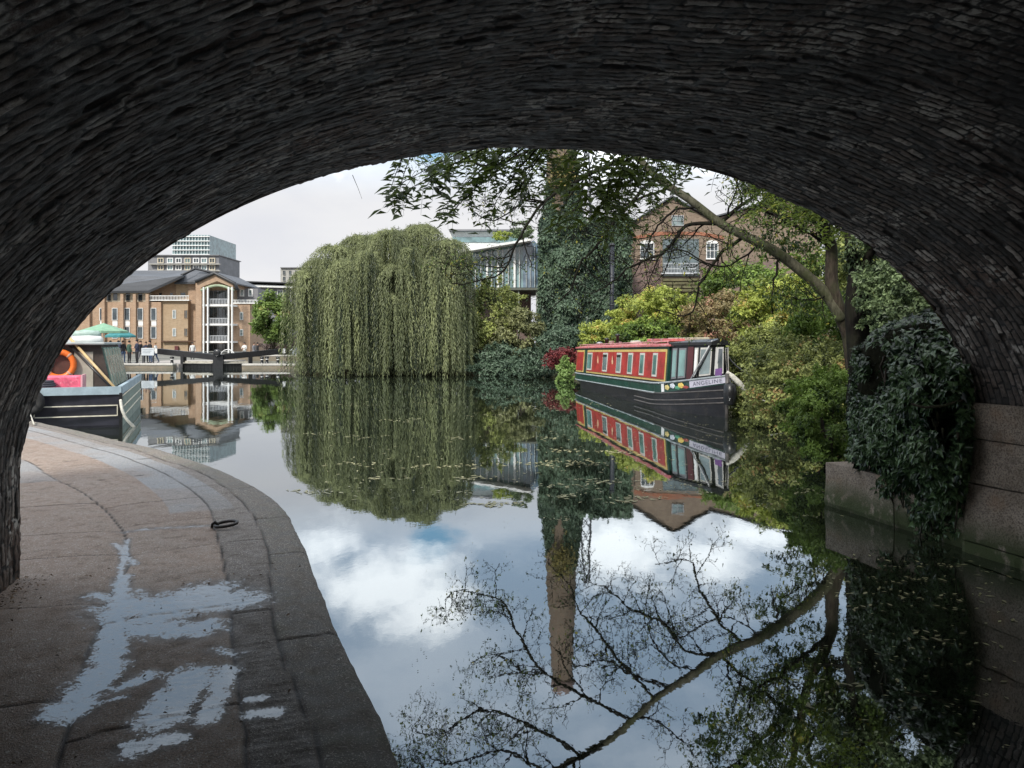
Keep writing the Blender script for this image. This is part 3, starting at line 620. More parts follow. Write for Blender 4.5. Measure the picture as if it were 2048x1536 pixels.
def apartment_building():
    D = 130; o = thing('apartment_building', 'tan brick canalside apartment block with slate roofs and a white balcony tower', 'building', P(400, 702, D))
    base = 703
    # left wing
    facade(o, 'wall', TAN, [(150, base), (322, base), (322, 604), (150, 604)], D - 2, 14)
    facade(o, 'wall', CREAM, [(150, 603.6), (294, 603.6), (294, 584), (150, 584)], D - 1.2, 12)
    for x in (176, 206, 243.5, 268.5, 294):      # brick piers
        mb = MB(); mb.px(x - 3, x + 3, 588, base, D - 2.5, .49); build('pier', mb, TAN, o)
    for x in (205, 230, 254.5, 281, 307.5):
        for y0, y1 in ((616, 641), (653, 677)): window(o, x - 5.5, x + 5.5, y0, y1, D - 2, WHITE, GL_DARK, .9, (1, 1), .12)
        mb = MB(); mb.px(x - 5, x + 5, 642.5, 651.5, D - 2.08, .3); build('spandrel_panel', mb, WHITE, o)
    for x in (190, 218, 231, 256, 281): window(o, x - 5, x + 5, 586, 602, D - 1.2, CREAM, GL_DARK, .7, (1, 1), .08)
    # slate roof of the left wing: eave to ridge, with thickness
    mb = MB(); e0, e1 = P(140, 583, D - 2.6), P(297, 581, D - 2.6); r0, r1 = P(150, 541, D - 2.6), P(372, 539, D - 2.6)
    r0.y = r1.y = D + 7; r0.z = (EYE + (HY - 541) / F * (D + 7)); r1.z = r0.z; r1.x = (378 - CX) / F * (D + 7); r0.x = (140 - CX) / F * (D + 7)
    q = P(364, 551, D - 2.6); mb.prism([e0, e1, q, r1, r0], (0, .2, -.35)); build('roof', mb, SLATE, o)
    # middle part: gable wall set back, terrace, ochre lower wall
    facade(o, 'wall', TAN, [(294.5, 600), (294.5, 578), (362, 552), (400, 566), (400, 600)], D + .5, 10)
    facade(o, 'wall', TAN2, [(322.5, base), (376, base), (376, 601.5), (322.5, 601.5)], D - 1.6, 12)
    facade(o, 'wall', TAN, [(376.2, base), (391, base), (391, 568), (376.2, 568)], D - .6, 11)
    facade(o, 'wall', TAN2, [(352, 600), (390, 600), (390, 567), (352, 567)], D - .1, .55)
    for x in (321, 343): window(o, x - 3, x + 3, 585.5, 592.5, D + .5, TAN, GL_DARK, .4)
    window(o, 361, 371.5, 585, 595, D - .1, TAN2, GL_DARK, .5)
    for x in (349, 372):
        for y0, y1 in ((620, 637), (656.5, 672.5)): window(o, x - 3.6, x + 3.2, y0, y1, D - 1.6, WHITE if x < 360 else TAN2, GL_PALE if x < 360 else GL_DARK, .8, (2, 1), .1)
    mb = MB(); mb.px(296, 378, 599.5, 601.3, D - 2.15, 1); mb.px(296, 378, 591, 592.3, D - 2.1, .12)
    for x in range(298, 378, 3): mb.px(x, x + .7, 592.3, 599.4, D - 2.07, .06)
    build('balcony_rail', mb, WHITE, o)
    mb = MB(); mb.px(323, 391, 681.5, 683.5, D - 2.15, .5); build('string_course', mb, mat('brown_timber', (.09, .045, .025)), o)
    for x0, x1 in ((349, 356), (380, 389)): mb = MB(); mb.px(x0, x1, 692, base, D - 2.0, .3); build('door', mb, mat('dark_red_door', (.10, .02, .02)), o)
    # small hipped slate roof over the middle, dark fascia
    mb = MB(); A, B2, C2, D2 = P(349, 565, D - 1.4), P(392, 564, D - 1.4), P(428, 547.5, D - 1.4), P(391, 537.5, D + 4)
    mb.prism([A, B2, C2, D2], (0, .15, -.3)); build('roof', mb, SLATE, o)
    mb = MB(); mb.tube([P(363, 550, D - 1.5), P(391, 537, D + 1), P(428, 546, D - 1)], .22, 6); mb.px(348, 390, 565, 568, D - 1.6, .4); build('fascia', mb, DARKMET, o)
    # balcony tower: gabled brick frame round a recessed bay
    facade(o, 'wall', TAN, [(391.2, base), (403, base), (403, 574), (434, 562), (466, 575), (466, 567), (430, 547), (391.2, 564)], D - 3, 11)
    facade(o, 'wall', TAN2, [(403, 700), (466, 700), (466, 575), (434, 563), (403, 575)], D + .5, 6)
    mb = MB(); top = [(391, 563.5), (429, 546), (470, 567), (475, 580)]; mb.tube([P(x, y, D - 3.2) for x, y in top], .28, 6); build('fascia', mb, DARKMET, o)
    mb = MB(); mb.prism([P(429, 546.5, D - 3), P(474, 569, D - 3), P(474, 566.5, D - 3), P(429, 544, D - 3)], (0, 12, 0)); mb.prism([P(391, 564, D - 3), P(429, 546.5, D - 3), P(429, 544, D - 3), P(391, 561.5, D - 3)], (0, 12, 0)); build('roof', mb, SLATE, o)
    mb = MB(); mb.tube([P(x, 581 - 10 * math.sin(math.pi * (x - 402) / 66), D - 3.2) for x in range(402, 469, 6)], .22, 6); build('arched_canopy', mb, mat('sage_paint', (.30, .36, .24)), o)
    for y in (610.5, 649, 684):
        mb = MB(); mb.px(405, 464, y - 1.8, y + 1.8, D - 4.2, 4); bal = build('balcony', mb, WHITE, o)
        mb = MB(); mb.px(417, 458, y - 13, y - 12, D - 4.15, .1)
        for x in range(418, 458, 3): mb.px(x, x + .8, y - 12, y - 1.9, D - 4.12, .07)
        build('railing', mb, mat('pale_grey_metal', (.5, .52, .54), .4), bal)
    for x in (406.5, 415, 456.5, 463.5): mb = MB(); mb.px(x - 1.1, x + 1.1, 574, 706, D - 4.6, .35); build('column', mb, WHITE, o)
    for y0, y1 in ((581, 607), (613, 646), (652, 681), (687, 702)): window(o, 418, 455, y0, y1, D + .4, GREYCLAD, GL_DARK, 1.2, (4, 1), .1); window(o, 408, 414, y0, y1, D + .4, GREYCLAD, GL_DARK, .8, (1, 1), .1)
    # right wing
    facade(o, 'wall', TAN, [(466.2, base), (500, base), (500, 608), (466.2, 608)], D - 1.5, 10)
    facade(o, 'wall', GREYCLAD, [(468, 607.5), (516, 607.5), (516, 577), (470, 577)], D + 2.5, 6)
    for y0, y1 in ((624, 640), (658.5, 672)): window(o, 480, 486.5, y0, y1, D - 1.5, WHITE, GL_PALE, .8, (1, 2), .1)
    for x in (484, 501): window(o, x - 4.5, x + 4.5, 578, 593, D + 2.5, WHITE, GL_PALE, 2.0)
    mb = MB(); mb.px(466, 516, 605.3, 607.2, D - 1.7, 1); mb.px(466, 516, 599.5, 600.6, D - 1.65, .1)
    for x in range(468, 516, 3): mb.px(x, x + .8, 600.6, 605.2, D - 1.62, .07)
    build('balcony_rail', mb, WHITE, o)
apartment_building()

def long_block():
    D = 165; o = thing('office_building', 'long low dark glazed block with a white roof edge behind the tan flats', 'building', P(530, 690, D))
    facade(o, 'wall', GREYCLAD, [(466, 700), (640, 700), (640, 578), (466, 573)], D, 12)
    mb = MB(); mb.prism([P(466, 568, D - 1), P(640, 573.5, D - 1), P(640, 577.5, D - 1), P(466, 572.5, D - 1)], (0, 14, 0)); build('roof_edge', mb, WHITE, o)
    mb = MB(); mb.prism([P(464, 561, D - 1.6), P(640, 567, D - 1.6), P(640, 569.2, D - 1.6), P(464, 563, D - 1.6)], (0, 15, 0)); build('roof', mb, DARKMET, o)
    for x in range(516, 632, 13): window(o, x, x + 10.5, 580, 596, D, WHITE if x % 2 else GREYCLAD, GL_DARK if x > 530 else GL_PALE, .8, (2, 1), .1)
    for x in range(505, 632, 13):
        for y in (610, 640, 668): window(o, x, x + 10, y, y + 18, D, GREYCLAD, GL_DARK, .8, (2, 1), .1)
long_block()
def slab_block(name, label, x0, x1, ytop, D, wallm, rows, colw, frame=WHITE):
    o = thing(name, label, 'building', P((x0 + x1) / 2, 690, D))
    facade(o, 'wall', wallm, [(x0, 690), (x1, 690), (x1, ytop), (x0, ytop)], D, 14)
    mb = MB(); mb.px(x0 - .6, x1 + .6, ytop - 1.6, ytop - .1, D - .5, 15); build('roof_edge', mb, GREYCLAD, o)
    return o
t = slab_block('tower_block', 'square grey balconied tower block above the slate roofs', 296, 438, 511, 185, GREYCLAD, 3, 12)
for k, x in enumerate((322, 341, 358, 376, 393, 409, 425)):
    for y in (516, 530, 544): window(t, x - 6, x + 6, y, y + 10.5, 185, WHITE if k % 3 else CREAM, GL_TEAL if (k + y) % 2 else GL_DARK, 1.4, (2, 1), .3)
for y in (528, 541.5): mb = MB(); mb.px(298, 439.5, y - .9, y + .9, 184, .9); build('floor_band', mb, CONC, t)
o = thing('glass_tower', 'pale green glass residential tower rising behind the grey block, mirrored in the canal', 'building', P(380, 690, 205))
facade(o, 'wall', GL_TEAL, [(345, 690), (418, 690), (418, 470), (345, 470)], 205, 20)
for y in range(472, 512, 9): mb = MB(); mb.px(344, 419, y, y + 1.6, 204.4, .5); build('floor_band', mb, WHITE, o)
for x in range(348, 420, 6): mb = MB(); mb.px(x, x + 1.1, 470, 512, 204.6, .38); build('mullion', mb, mat('pale_mullion', (.45, .5, .5)), o)
o = slab_block('concrete_tower_block', 'small grey block just showing over the willow beyond the white-edged roof', 561, 640, 536, 200, CONC, 2, 10)
for x in (566, 578, 590, 602, 614):
    for y in (541, 553): window(o, x, x + 5, y, y + 9, 200, CONC, GL_DARK, .5, (1, 1), .2)

# ------------------------------------------------------------------ lock: gates, walls, furniture
LOCKSTONE = mat('lock_stone', (.22, .20, .165), .85, .35, 1.3, .4, dirt=(.08, .085, .05)); COPING = mat('coping_stone', (.42, .40, .36), .8, .2, 1.5, .2)
def quay_wall(label, x0, x1, y0, y1, z1=.37):
    o = thing('lock_wall', label, 'wall', ((x0 + x1) / 2, y0, 0))
    mb = MB(); mb.box(x0, x1, y0, y1, -.8, z1 - .14); build('wall', mb, brickmat('lock_brick', (.22, .17, .12), (.17, .14, .10), (.16, .15, .12), .3, .1, .015, (.07, .08, .05), .7), o)
    mb = MB(); n = max(1, int(round((x1 - x0) / 1.3)))
    for k in range(n): a = x0 + (x1 - x0) * k / n; mb.box(a + .01, a + (x1 - x0) / n - .01, y0 - .05, y0 + .7, z1 - .137, z1, .02)
    build('coping', mb, COPING, o)
quay_wall('stone lock-side wall with pale coping at the foot of the crowd, beside the gates', -29.6, -24.75, 58.4, 59.2)
quay_wall('dark lock-side wall with thin pale coping between the gates and the willow', -19.45, -15.0, 57.6, 58.4)
quay_wall('long pale quay wall at the far end of the lock chamber, seen over the gates', -27, -14, 74.5, 75.5, .75)
def lock_gates():
    D = 60
    for sgn, hx, lab in ((1, 364, 'black timber lock gate leaf with its balance beam reaching out to the crowd'), (-1, 504.5, 'black timber lock gate leaf with its balance beam reaching toward the parked van')):
        h = P(hx, HY, D); m = P(435.5 - sgn * 1.2, HY, 58.9); o = thing('lock_gate', lab, 'lock gate', (h.x, h.y, 0), group='pair of black lock gates')
        d = Vector((m.x - h.x, m.y - h.y, 0)); Ln = d.length; d.normalize(); n = Vector((-d.y, d.x, 0)) * sgn
        def bar(mb, a, b, z0, z1, th, dz=0): # along the gate from a to b metres
            A = Vector((h.x, h.y, 0)) + d * a; B = Vector((h.x, h.y, 0)) + d * b; c = n * th / 2
            vs = [A - c, B - c, B + c, A + c]; mb.add([(*v.xy, z0) for v in vs[:1]] + [(*vs[1].xy, z0 + dz), (*vs[2].xy, z0 + dz), (*vs[3].xy, z0)] + [(*vs[0].xy, z1), (*vs[1].xy, z1 + dz), (*vs[2].xy, z1 + dz), (*vs[3].xy, z1)],
                   [(3, 2, 1, 0), (4, 5, 6, 7), (0, 1, 5, 4), (1, 2, 6, 5), (2, 3, 7, 6), (3, 0, 4, 7)])
        mb = MB()
        for k in range(9): bar(mb, .2 + k * (Ln - .3) / 9, .2 + (k + 1) * (Ln - .3) / 9 - .02, -.7, .24, .16)
        build('planking', mb, BLACKP, o)
        mb = MB(); bar(mb, .05, Ln, .242, .33, .24); build('top_rail', mb, BLACKP, o)
        mb = MB(); bar(mb, 0, .28, -.7, 1.02, .34); build('heel_post', mb, BLACKP, o)
        mb = MB(); bar(mb, Ln - .26, Ln - .02, -.7, .80, .3); build('mitre_post', mb, BLACKP, o)
        mb = MB(); bar(mb, .3, Ln - .3, .36, .52, .05); 
        bar(mb, .3, Ln - .3, .352, .40, .45); build('footboard', mb, mat('weathered_footboard', (.36, .34, .29), .8, .3, 4), o)
        mb = MB(); bar(mb, -2.2, Ln * .98, 1.02, 1.44, .32, -.42); build('balance_beam', mb, BLACKP, o)
        mb = MB(); bar(mb, -2.42, -2.205, 1.08, 1.44, .33); build('beam_end', mb, mat('white_beam_end', (.6, .6, .58)), o)
    o = thing('paddle_gear', 'black paddle gear casing with white hooped handrail over the middle of the gates', 'paddle gear', P(435, 735, 58.7))
    mb = MB(); c = P(435, 706, 58.5); mb.lathe((c.x, c.y - .1, c.z), [(.1, -.1), (.26, -.08), (.29, .0), (.26, .08), (.1, .1)], 20, 'y'); mb.box(c.x - .34, c.x + .34, c.y + .15, c.y + .4, -.5, c.z - .1, .03); build('casing', mb, BLACKP, o)
    mb = MB(); mb.tube([(c.x + .62 * math.cos(t), 60.6, .62 + .75 * math.sin(t)) for t in np.linspace(0, math.pi, 14)], .035, 6); mb.tube([(c.x - .5, 60.6, .65), (c.x - .5, 60.6, 1.05)], .03, 6); build('handrail', mb, WHITE, o)
lock_gates()
def bollard(px, D, lab):
    a = P(px, HY, D); o = thing('bollard', lab, 'bollard', (a.x, D, .3), group='bollards along the lock side')
    mb = MB(); mb.lathe((a.x, D, .3), [(.16, 0), (.15, .05), (.11, .1), (.10, .38), (.15, .42), (.17, .47), (.12, .53), (.03, .55)], 12); build('post', mb, BLACKP, o)
    mb = MB(); mb.lathe((a.x, D, .3), [(.104, .30), (.104, .37)], 12); build('painted_band', mb, WHITE, o)
bollard(524, 59.4, 'short black bollard nearest the gate on the willow side'); bollard(534, 60.5, 'short black bollard between its two neighbours beside the willow'); bollard(556, 59.2, 'short black bollard closest to the willow')
bollard(344, 60.0, 'lone black bollard on the crowd side of the lock gates')

def umbrella(px, py, D, w, ctop, lab):
    c = P(px, py, D); o = thing('parasol', lab, 'parasol', (c.x, D, .3), group='cafe parasols on the quay')
    mb = MB(); mb.tube([(c.x, D, .3), (c.x, D, c.z)], .035, 6); build('pole', mb, WHITE, o)
    mb = MB(); n = 8; ring = [(c.x + w * math.cos(2 * math.pi * (k + .5) / n), D + w * math.sin(2 * math.pi * (k + .5) / n), c.z - .62) for k in range(n)]
    low = [(x, y, z - .16) for x, y, z in ring]; mb.add([(c.x, D, c.z)] + ring + low, [(0, 1 + k, 1 + (k + 1) % n) for k in range(n)] + [(1 + k, 1 + n + k, 1 + n + (k + 1) % n, 1 + (k + 1) % n) for k in range(n)]); build('canopy', mb, ctop, o)
umbrella(207, 646, 62, 1.75, mat('mint_canvas', (.20, .36, .24), .8, .15), 'pale mint green parasol, larger of the two, over the seated crowd')
umbrella(241, 656, 66, 1.15, mat('teal_canvas', (.04, .20, .21), .8, .2), 'small teal parasol on the quay in front of the brick piers')
def sign_board():
    a = P(283, 711, 59.6); b = P(308, 696, 59.6); o = thing('information_board', 'pale grey information board standing at the lock edge before the crowd', 'sign', ((a.x + b.x) / 2, 59.6, .3))
    mb = MB(); mb.box(a.x, b.x, 59.58, 59.64, a.z, b.z, .01); build('panel', mb, mat('pale_grey_panel', (.45, .48, .50), .5, .08, 2), o)
    for k in range(3): mb = MB(); mb.box(a.x + .08, b.x - .08 - .1 * k, 59.57, 59.579, b.z - .13 - k * .12, b.z - .09 - k * .12); build('text_line', mb, mat('faded_ink', (.25, .28, .30)), o)
    for x in (a.x + .06, b.x - .06): mb = MB(); mb.box(x - .03, x + .03, 59.65, 59.70, .3, b.z); build('leg', mb, DARKMET, o)
sign_board()
def van():
    D = 95; c = P(570, HY, D); z0 = .16; o = thing('parked_van', 'small white van with dark windscreen parked beyond the lock by the willow', 'van', (c.x, D, z0))
    x = c.x; W = .88; mb = MB()
    side = [(D, z0 + .28), (D, z0 + .82), (D + .35, z0 + .98), (D + .95, z0 + 1.62), (D + 1.2, z0 + 1.72), (D + 3.7, z0 + 1.74), (D + 3.9, z0 + 1.5), (D + 3.9, z0 + .28)]
    mb.prism([(x - W, y, z) for y, z in side], (2 * W, 0, 0)); build('body', mb, mat('white_car_paint', (.62, .65, .68), .25, .05, 2, 0), o)
    mb = MB(); mb.prism([(x - W * .85, D + .36, z0 + 1.04), (x + W * .85, D + .36, z0 + 1.04), (x + W * .8, D + .90, z0 + 1.60), (x - W * .8, D + .90, z0 + 1.60)], (0, -.03, .02)); build('windscreen', mb, GL_DARK, o)
    mb = MB(); mb.box(x - W * .95, x + W * .95, D - .06, D + .05, z0 + .26, z0 + .46, .02); build('bumper', mb, DARKMET, o)
    mb = MB(); mb.box(x - .35, x + .35, D - .02, D + .03, z0 + .52, z0 + .68, .01); build('grille', mb, BLACKP, o)
    for sg in (-1, 1):
        mb = MB(); mb.box(x + sg * .5, x + sg * .8, D - .03, D + .04, z0 + .54, z0 + .74, .02); build('headlight', mb, GL_PALE, o)
        mb = MB(); mb.box(x + sg * (W + .02), x + sg * (W + .16), D + .62, D + .7, z0 + 1.0, z0 + 1.2, .02); build('wing_mirror', mb, BLACKP, o)
        for yy in (.7, 3.1):
            mb = MB(); mb.lathe((x + sg * (W - .1), D + yy, z0 + .31), [(.2, -.1), (.31, -.09), (.31, .09), (.2, .1)], 16, 'x'); wh = build('wheel', mb, mat('tyre', (.02, .02, .02), .9), o)
            mb = MB(); mb.lathe((x + sg * (W - .1), D + yy, z0 + .31), [(.05, -.11), (.19, -.105), (.19, .105), (.05, .11)], 12, 'x'); build('rim', mb, mat('steel', (.4, .4, .4), .4, metal=.8), wh)
van()

# ------------------------------------------------------------------ people
SKIN = mat('skin', (.45, .26, .18), .6, .1, 8, 0)
def person_mesh(pose):
    "one continuous skinned figure, 1.72 m tall, facing -Y"
    V, E, R = [], [], []
    def add(p, r, par=None):
        V.append(p); R.append(r)
        if par is not None: E.append((par, len(V) - 1))
        return len(V) - 1
    seat = pose == 'sit'; lean = .06 if pose == 'lean' else 0
    pel = add((0, 0, .93), .135); wa = add((0, -lean * .3, 1.08), .125, pel); ch = add((0, -lean, 1.30), .15, wa); nk0 = add((0, -lean, 1.45), .075, ch)
    nk = add((0, -lean - .01, 1.51), .055, nk0); hd = add((0, -lean - .03, 1.58), .078, nk); hd2 = add((0, -lean - .02, 1.66), .082, hd)
    for s in (-1, 1):
        hip = add((s * .09, 0, .86), .10, pel)
        if seat: kn = add((s * .12, -.42, .80), .068, hip); an = add((s * .12, -.45, .42), .045, kn)
        elif pose == 'walk': kn = add((s * .09, -.13 * s - .05, .48), .066, hip); an = add((s * .09, -.22 * s + .05, .09), .045, kn)
        else: kn = add((s * .11, -.02, .48), .066, hip); an = add((s * .12, .02, .09), .045, kn)
        fx, fy, fz = V[an]; add((fx, fy - .16, fz - .05), .038, an)
        sh = add((s * .18, -lean, 1.40), .068, ch)
        if pose in ('fold', 'sit', 'lean'): el = add((s * .25, -.08 - lean, 1.14), .045, sh); wr = add((s * .10, -.28 - lean, 1.16), .030, el); dirv = (-s * .6, -.5, .1)
        elif pose == 'walk': el = add((s * .24, .10 * s, 1.13), .045, sh); wr = add((s * .25, .10 * s - .14, .92), .030, el); dirv = (0, -.3, -.95)
        else: el = add((s * .24, .02, 1.12), .045, sh); wr = add((s * .25, -.06, .88), .030, el); dirv = (0, -.1, -1)
        d = Vector(dirv).normalized(); w = Vector(V[wr]); pm = add(tuple(w + d * .06), .032, wr)
        sd = d.cross(Vector((0, 1, 0))); sd = sd.normalized() if sd.length > .1 else Vector((0, 0, 1))
        for k, ln in enumerate((.07, .085, .08, .06)):
            b = w + d * .09 + sd * (k - 1.5) * .019; f1 = add(tuple(b), .009, pm); add(tuple(b + d * ln - sd * .0 + Vector((0, -.015, 0))), .007, f1)
        th = add(tuple(w + d * .05 + Vector((0, -.035, 0))), .010, pm); add(tuple(w + d * .09 + Vector((0, -.055, 0))), .008, th)
    me = bpy.data.meshes.new('person_skin'); me.from_pydata(V, E, []); o = bpy.data.objects.new('tmp', me); COL.objects.link(o)
    m = o.modifiers.new('s', 'SKIN'); 
    for i, r in enumerate(R): me.skin_vertices[0].data[i].radius = (r, r)
    me.skin_vertices[0].data[0].use_root = True
    for i in (2,): me.skin_vertices[0].data[i].radius = (.17, .11)
    o.modifiers.new('u', 'SUBSURF').levels = 1; o.modifiers['u'].render_levels = 1
    dg = bpy.context.evaluated_depsgraph_get(); res = bpy.data.meshes.new_from_object(o.evaluated_get(dg)); bpy.data.objects.remove(o)
    for p in res.polygons: p.use_smooth = True
    return res, Vector(V[hd2]), lean
_pm = {}
def person(px, D, coat, legs, pose, rz, hairc, lab, z0=.3, hgt=1.0):
    if pose not in _pm: _pm[pose] = person_mesh(pose)
    src, head, lean = _pm[pose]; a = P(px, HY, D); o = thing('person', lab, 'person', (a.x, D, z0 - (.42 if pose == 'sit' else .0)), rz, 'people on the lock side'); o.scale = (hgt,) * 3
    me = src.copy(); me.name = 'body'; me.materials.clear()
    mc = mat('cloth_%d_%d_%d' % tuple(int(c * 999) for c in coat), coat, .9, .2, 6); ml = mat('cloth_%d_%d_%d' % tuple(int(c * 999) for c in legs), legs, .9, .2, 6)
    for m in (SKIN, mc, ml, BLACKP): me.materials.append(m)
    for p in me.polygons:
        c = p.center; arm = abs(c.x) > .205 or (c.y < -.2 and c.z > 1.0)
        hand = (pose in ('fold', 'sit', 'lean') and c.y < -.24 - lean and 1.0 < c.z < 1.25) or (pose in ('stand', 'walk') and abs(c.x) > .19 and c.z < .90)
        p.material_index = 0 if (c.z > 1.49 or hand) else (1 if c.z > .90 or (arm and c.z > .8) else (3 if c.z < (.46 if pose == 'sit' else .10) else 2))
    b = bpy.data.objects.new('body', me); COL.objects.link(b); b.parent = o
    mb = MB(); mb.lathe((head.x, head.y + .018, head.z + .012), [(.03, -.085), (.088, -.05), (.097, 0), (.088, .05), (.055, .085), (.01, .098)], 12); build('hair', mb, mat('hair_%d' % int(hairc[0] * 999), hairc, .8), o, local=True)
    return o
NAVY, BLK, GRN, RED, WHT, GRY, DEN, BRN = (.02, .025, .05), (.012, .012, .014), (.03, .07, .05), (.30, .03, .04), (.6, .6, .58), (.16, .16, .17), (.05, .08, .15), (.09, .05, .03)
HB, HBR, HF = (.012, .01, .009), (.06, .035, .02), (.3, .2, .1)
person(229, 61, RED, BLK, 'sit', .3, HF, 'seated person in a red top under the mint parasol', .6)
person(237, 60.6, NAVY, DEN, 'fold', -.5, HB, 'person in a navy coat with folded arms under the teal parasol')
person(246, 62, BLK, DEN, 'stand', .9, HBR, 'person in black jacket and jeans just behind the moored green boat')
person(258.5, 59.8, GRN, BLK, 'stand', 2.6, HB, 'person in a dark green coat standing with back turned at the quay corner')
person(274, 59.7, NAVY, BLK, 'fold', -.8, HB, 'tall person in a navy coat with folded arms beside the information board', hgt=1.04)
person(281, 61.5, BLK, GRY, 'walk', 1.4, HBR, 'person in black walking behind the information board')
person(292, 62.3, NAVY, BLK, 'stand', .2, HBR, 'person in navy standing directly behind the information board', hgt=.95)
person(301, 62.0, BLK, DEN, 'lean', -.6, HB, 'person in black leaning forward over the pale board')
person(311, 63, WHT, DEN, 'walk', -1.5, HF, 'person in a white top walking at the end of the balance beam', hgt=.93)
person(385, 78, WHT, BLK, 'stand', .4, HB, 'person in a white shirt seen over the gate before the balcony tower', z0=.16)
person(489, 77, WHT, BLK, 'fold', -.2, HB, 'person in a white shirt with folded arms beyond the gate by the small tree', z0=.16)
person(508, 76, GRY, BLK, 'walk', 1.2, HBR, 'person in grey walking under the small green tree', z0=.16)
person(515, 79, BLK, NAVY, 'stand', 2.2, HB, 'person in black standing under the small green tree', z0=.16)
person(221, 64, GRY, DEN, 'stand', 1.1, HBR, 'person in a grey coat standing between the two parasols')
person(213, 62.5, NAVY, BLK, 'lean', -1.0, HF, 'fair-haired person in navy leaning under the mint parasol')

# ------------------------------------------------------------------ right-hand buildings
def warehouse():
    D = 68; o = thing('brick_warehouse', 'gabled old brick warehouse with large glazed loading opening behind the shrubs', 'building', P(1360, 700, D))
    base = 700
    facade(o, 'wall', BUFF, [(1257, base), (1257, 452), (1300, 424), (1345, 398), (1392, 424), (1420, 440), (1500, 418), (1570, 400), (1640, 440), (1640, base)], D, 22)
    facade(o, 'lower_wall', PURP, [(1257.5, base), (1257.5, 518), (1322, 518), (1322, base)], D - .05, .3)
    facade(o, 'lower_wall', PURP, [(1399.5, base), (1399.5, 522), (1560, 522), (1560, base)], D - .05, .3)
    facade(o, 'brick_band', REDBAND, [(1268, 479), (1268, 472), (1320, 463.5), (1398, 463.5), (1448, 472), (1448, 479), (1400, 470), (1322, 470)], D - .08, .3)
    mb = MB()
    for a, b in (((1250, 455), (1345, 393)), ((1345, 393), (1424, 438)), ((1416, 438), (1574, 394)), ((1574, 394), (1650, 440))):
        A, B = P(*a, D - .3), P(*b, D - .3); mb.prism([A, B, B + Vector((0, 0, .13)), A + Vector((0, 0, .13))], (0, 22.6, 0))
    build('roof', mb, SLATE, o)
    for x in (1262, 1451): mb = MB(); mb.px(x - 5, x + 5, 480, base, D - .35, .29); build('pier', mb, BUFF, o)
    w = window(o, 1325, 1397, 478, 553, D, mat('grey_green_frame', (.14, .17, .17)), glassmat('big_pane', (.05, .07, .075), .06), 1.3, (3, 1), .12)
    mb = MB(); mb.px(1326, 1396, 537, 538.2, D - .25, .06); mb.px(1326, 1396, 526, 527, D - .25, .06)
    for x in range(1328, 1396, 3): mb.px(x, x + .6, 527, 545, D - .24, .04)
    mb.px(1323, 1400, 545, 548, D - .4, .35); build('balcony_rail', mb, mat('pale_grey_metal', (.5, .52, .54), .4), o)
    for k in range(4): mb = MB(); mb.px(1326, 1396, 557 + k * 7, 562 + k * 7, D - .5, .35); build('timber_board', mb, mat('mossy_timber', (.13, .12, .06), .9, .3, 3, dirt=(.05, .06, .03)), o)
    for x0, x1 in ((1280, 1308), (1412, 1436)):
        window(o, x0, x1, 486, 518, D, WHITE, GL_DARK, 1.4, (3, 2), .12, sill=1)
        mb = MB(); mb.prism([P(x0 + (x1 - x0) * (.5 - .5 * math.cos(t)), 485.6 - 5 * math.sin(t), D - .1) for t in np.linspace(0, math.pi, 9)], (0, .3, 0)); build('arched_head', mb, WHITE, o)
    window(o, 1343, 1367, 431, 452, D, mat('grey_frame', (.3, .31, .32)), GL_PALE, 1.4, (2, 2), .1)
warehouse()
def glass_pavilion():
    D = 66; o = thing('glass_pavilion', 'modern white and glass-walled building on slim posts between the willow and the ivy wall', 'building', P(1015, 700, D))
    facade(o, 'lower_wall', PURP, [(945, 705), (1062, 705), (1062, 577), (945, 577)], D + 2, 12)
    facade(o, 'wall', GL_TEAL, [(900, 575), (1046, 575), (1046, 490), (1034, 480), (900, 503)], D + 1, 14)
    facade(o, 'wall', glassmat('steel_blue_glass', (.06, .09, .12), .08), [(1046.2, 575), (1078, 575), (1078, 492), (1068, 481), (1046.2, 490)], D + .8, 14)
    mb = MB(); mb.prism([P(900, 502, D - .6), P(1062, 477, D - .6), P(1062, 481, D - .6), P(900, 508, D - .6)], (0, 16, 0)); build('roof_edge', mb, WHITE, o)
    mb = MB(); mb.px(900, 1040, 462, 500, D + 7, 6); build('upper_storey', mb, WHITE, o)
    mb = MB(); mb.px(905, 1035, 474, 484, D + 6.9, .09); build('window_band', mb, GL_TEAL, o)
    mb = MB(); mb.px(898, 1050, 458.5, 461.8, D + 6.4, 7.5); build('upper_roof', mb, GREYCLAD, o)
    for x in range(950, 1046, 11): mb = MB(); mb.px(x, x + (4 if x in (972, 994, 1027) else 1.2), 506 - (x - 950) * .15, 574.8, D + .7, .28); build('mullion', mb, WHITE, o)
    for x in (1052, 1060, 1069): mb = MB(); mb.px(x, x + 1, 491, 574.8, D + .6, .18); build('mullion', mb, mat('pale_mullion', (.45, .5, .5)), o)
    mb = MB(); mb.px(940, 1086, 575.5, 580, D - 1.2, 8); build('deck', mb, mat('deck_edge', (.10, .11, .09)), o)
    for x in (1036, 1072, 1083): mb = MB(); mb.px(x, x + 2.6, 580.2, 705, D - 1, .16); build('post', mb, mat('lichened_post', (.26, .29, .24), .8, .3, 3), o)
glass_pavilion()
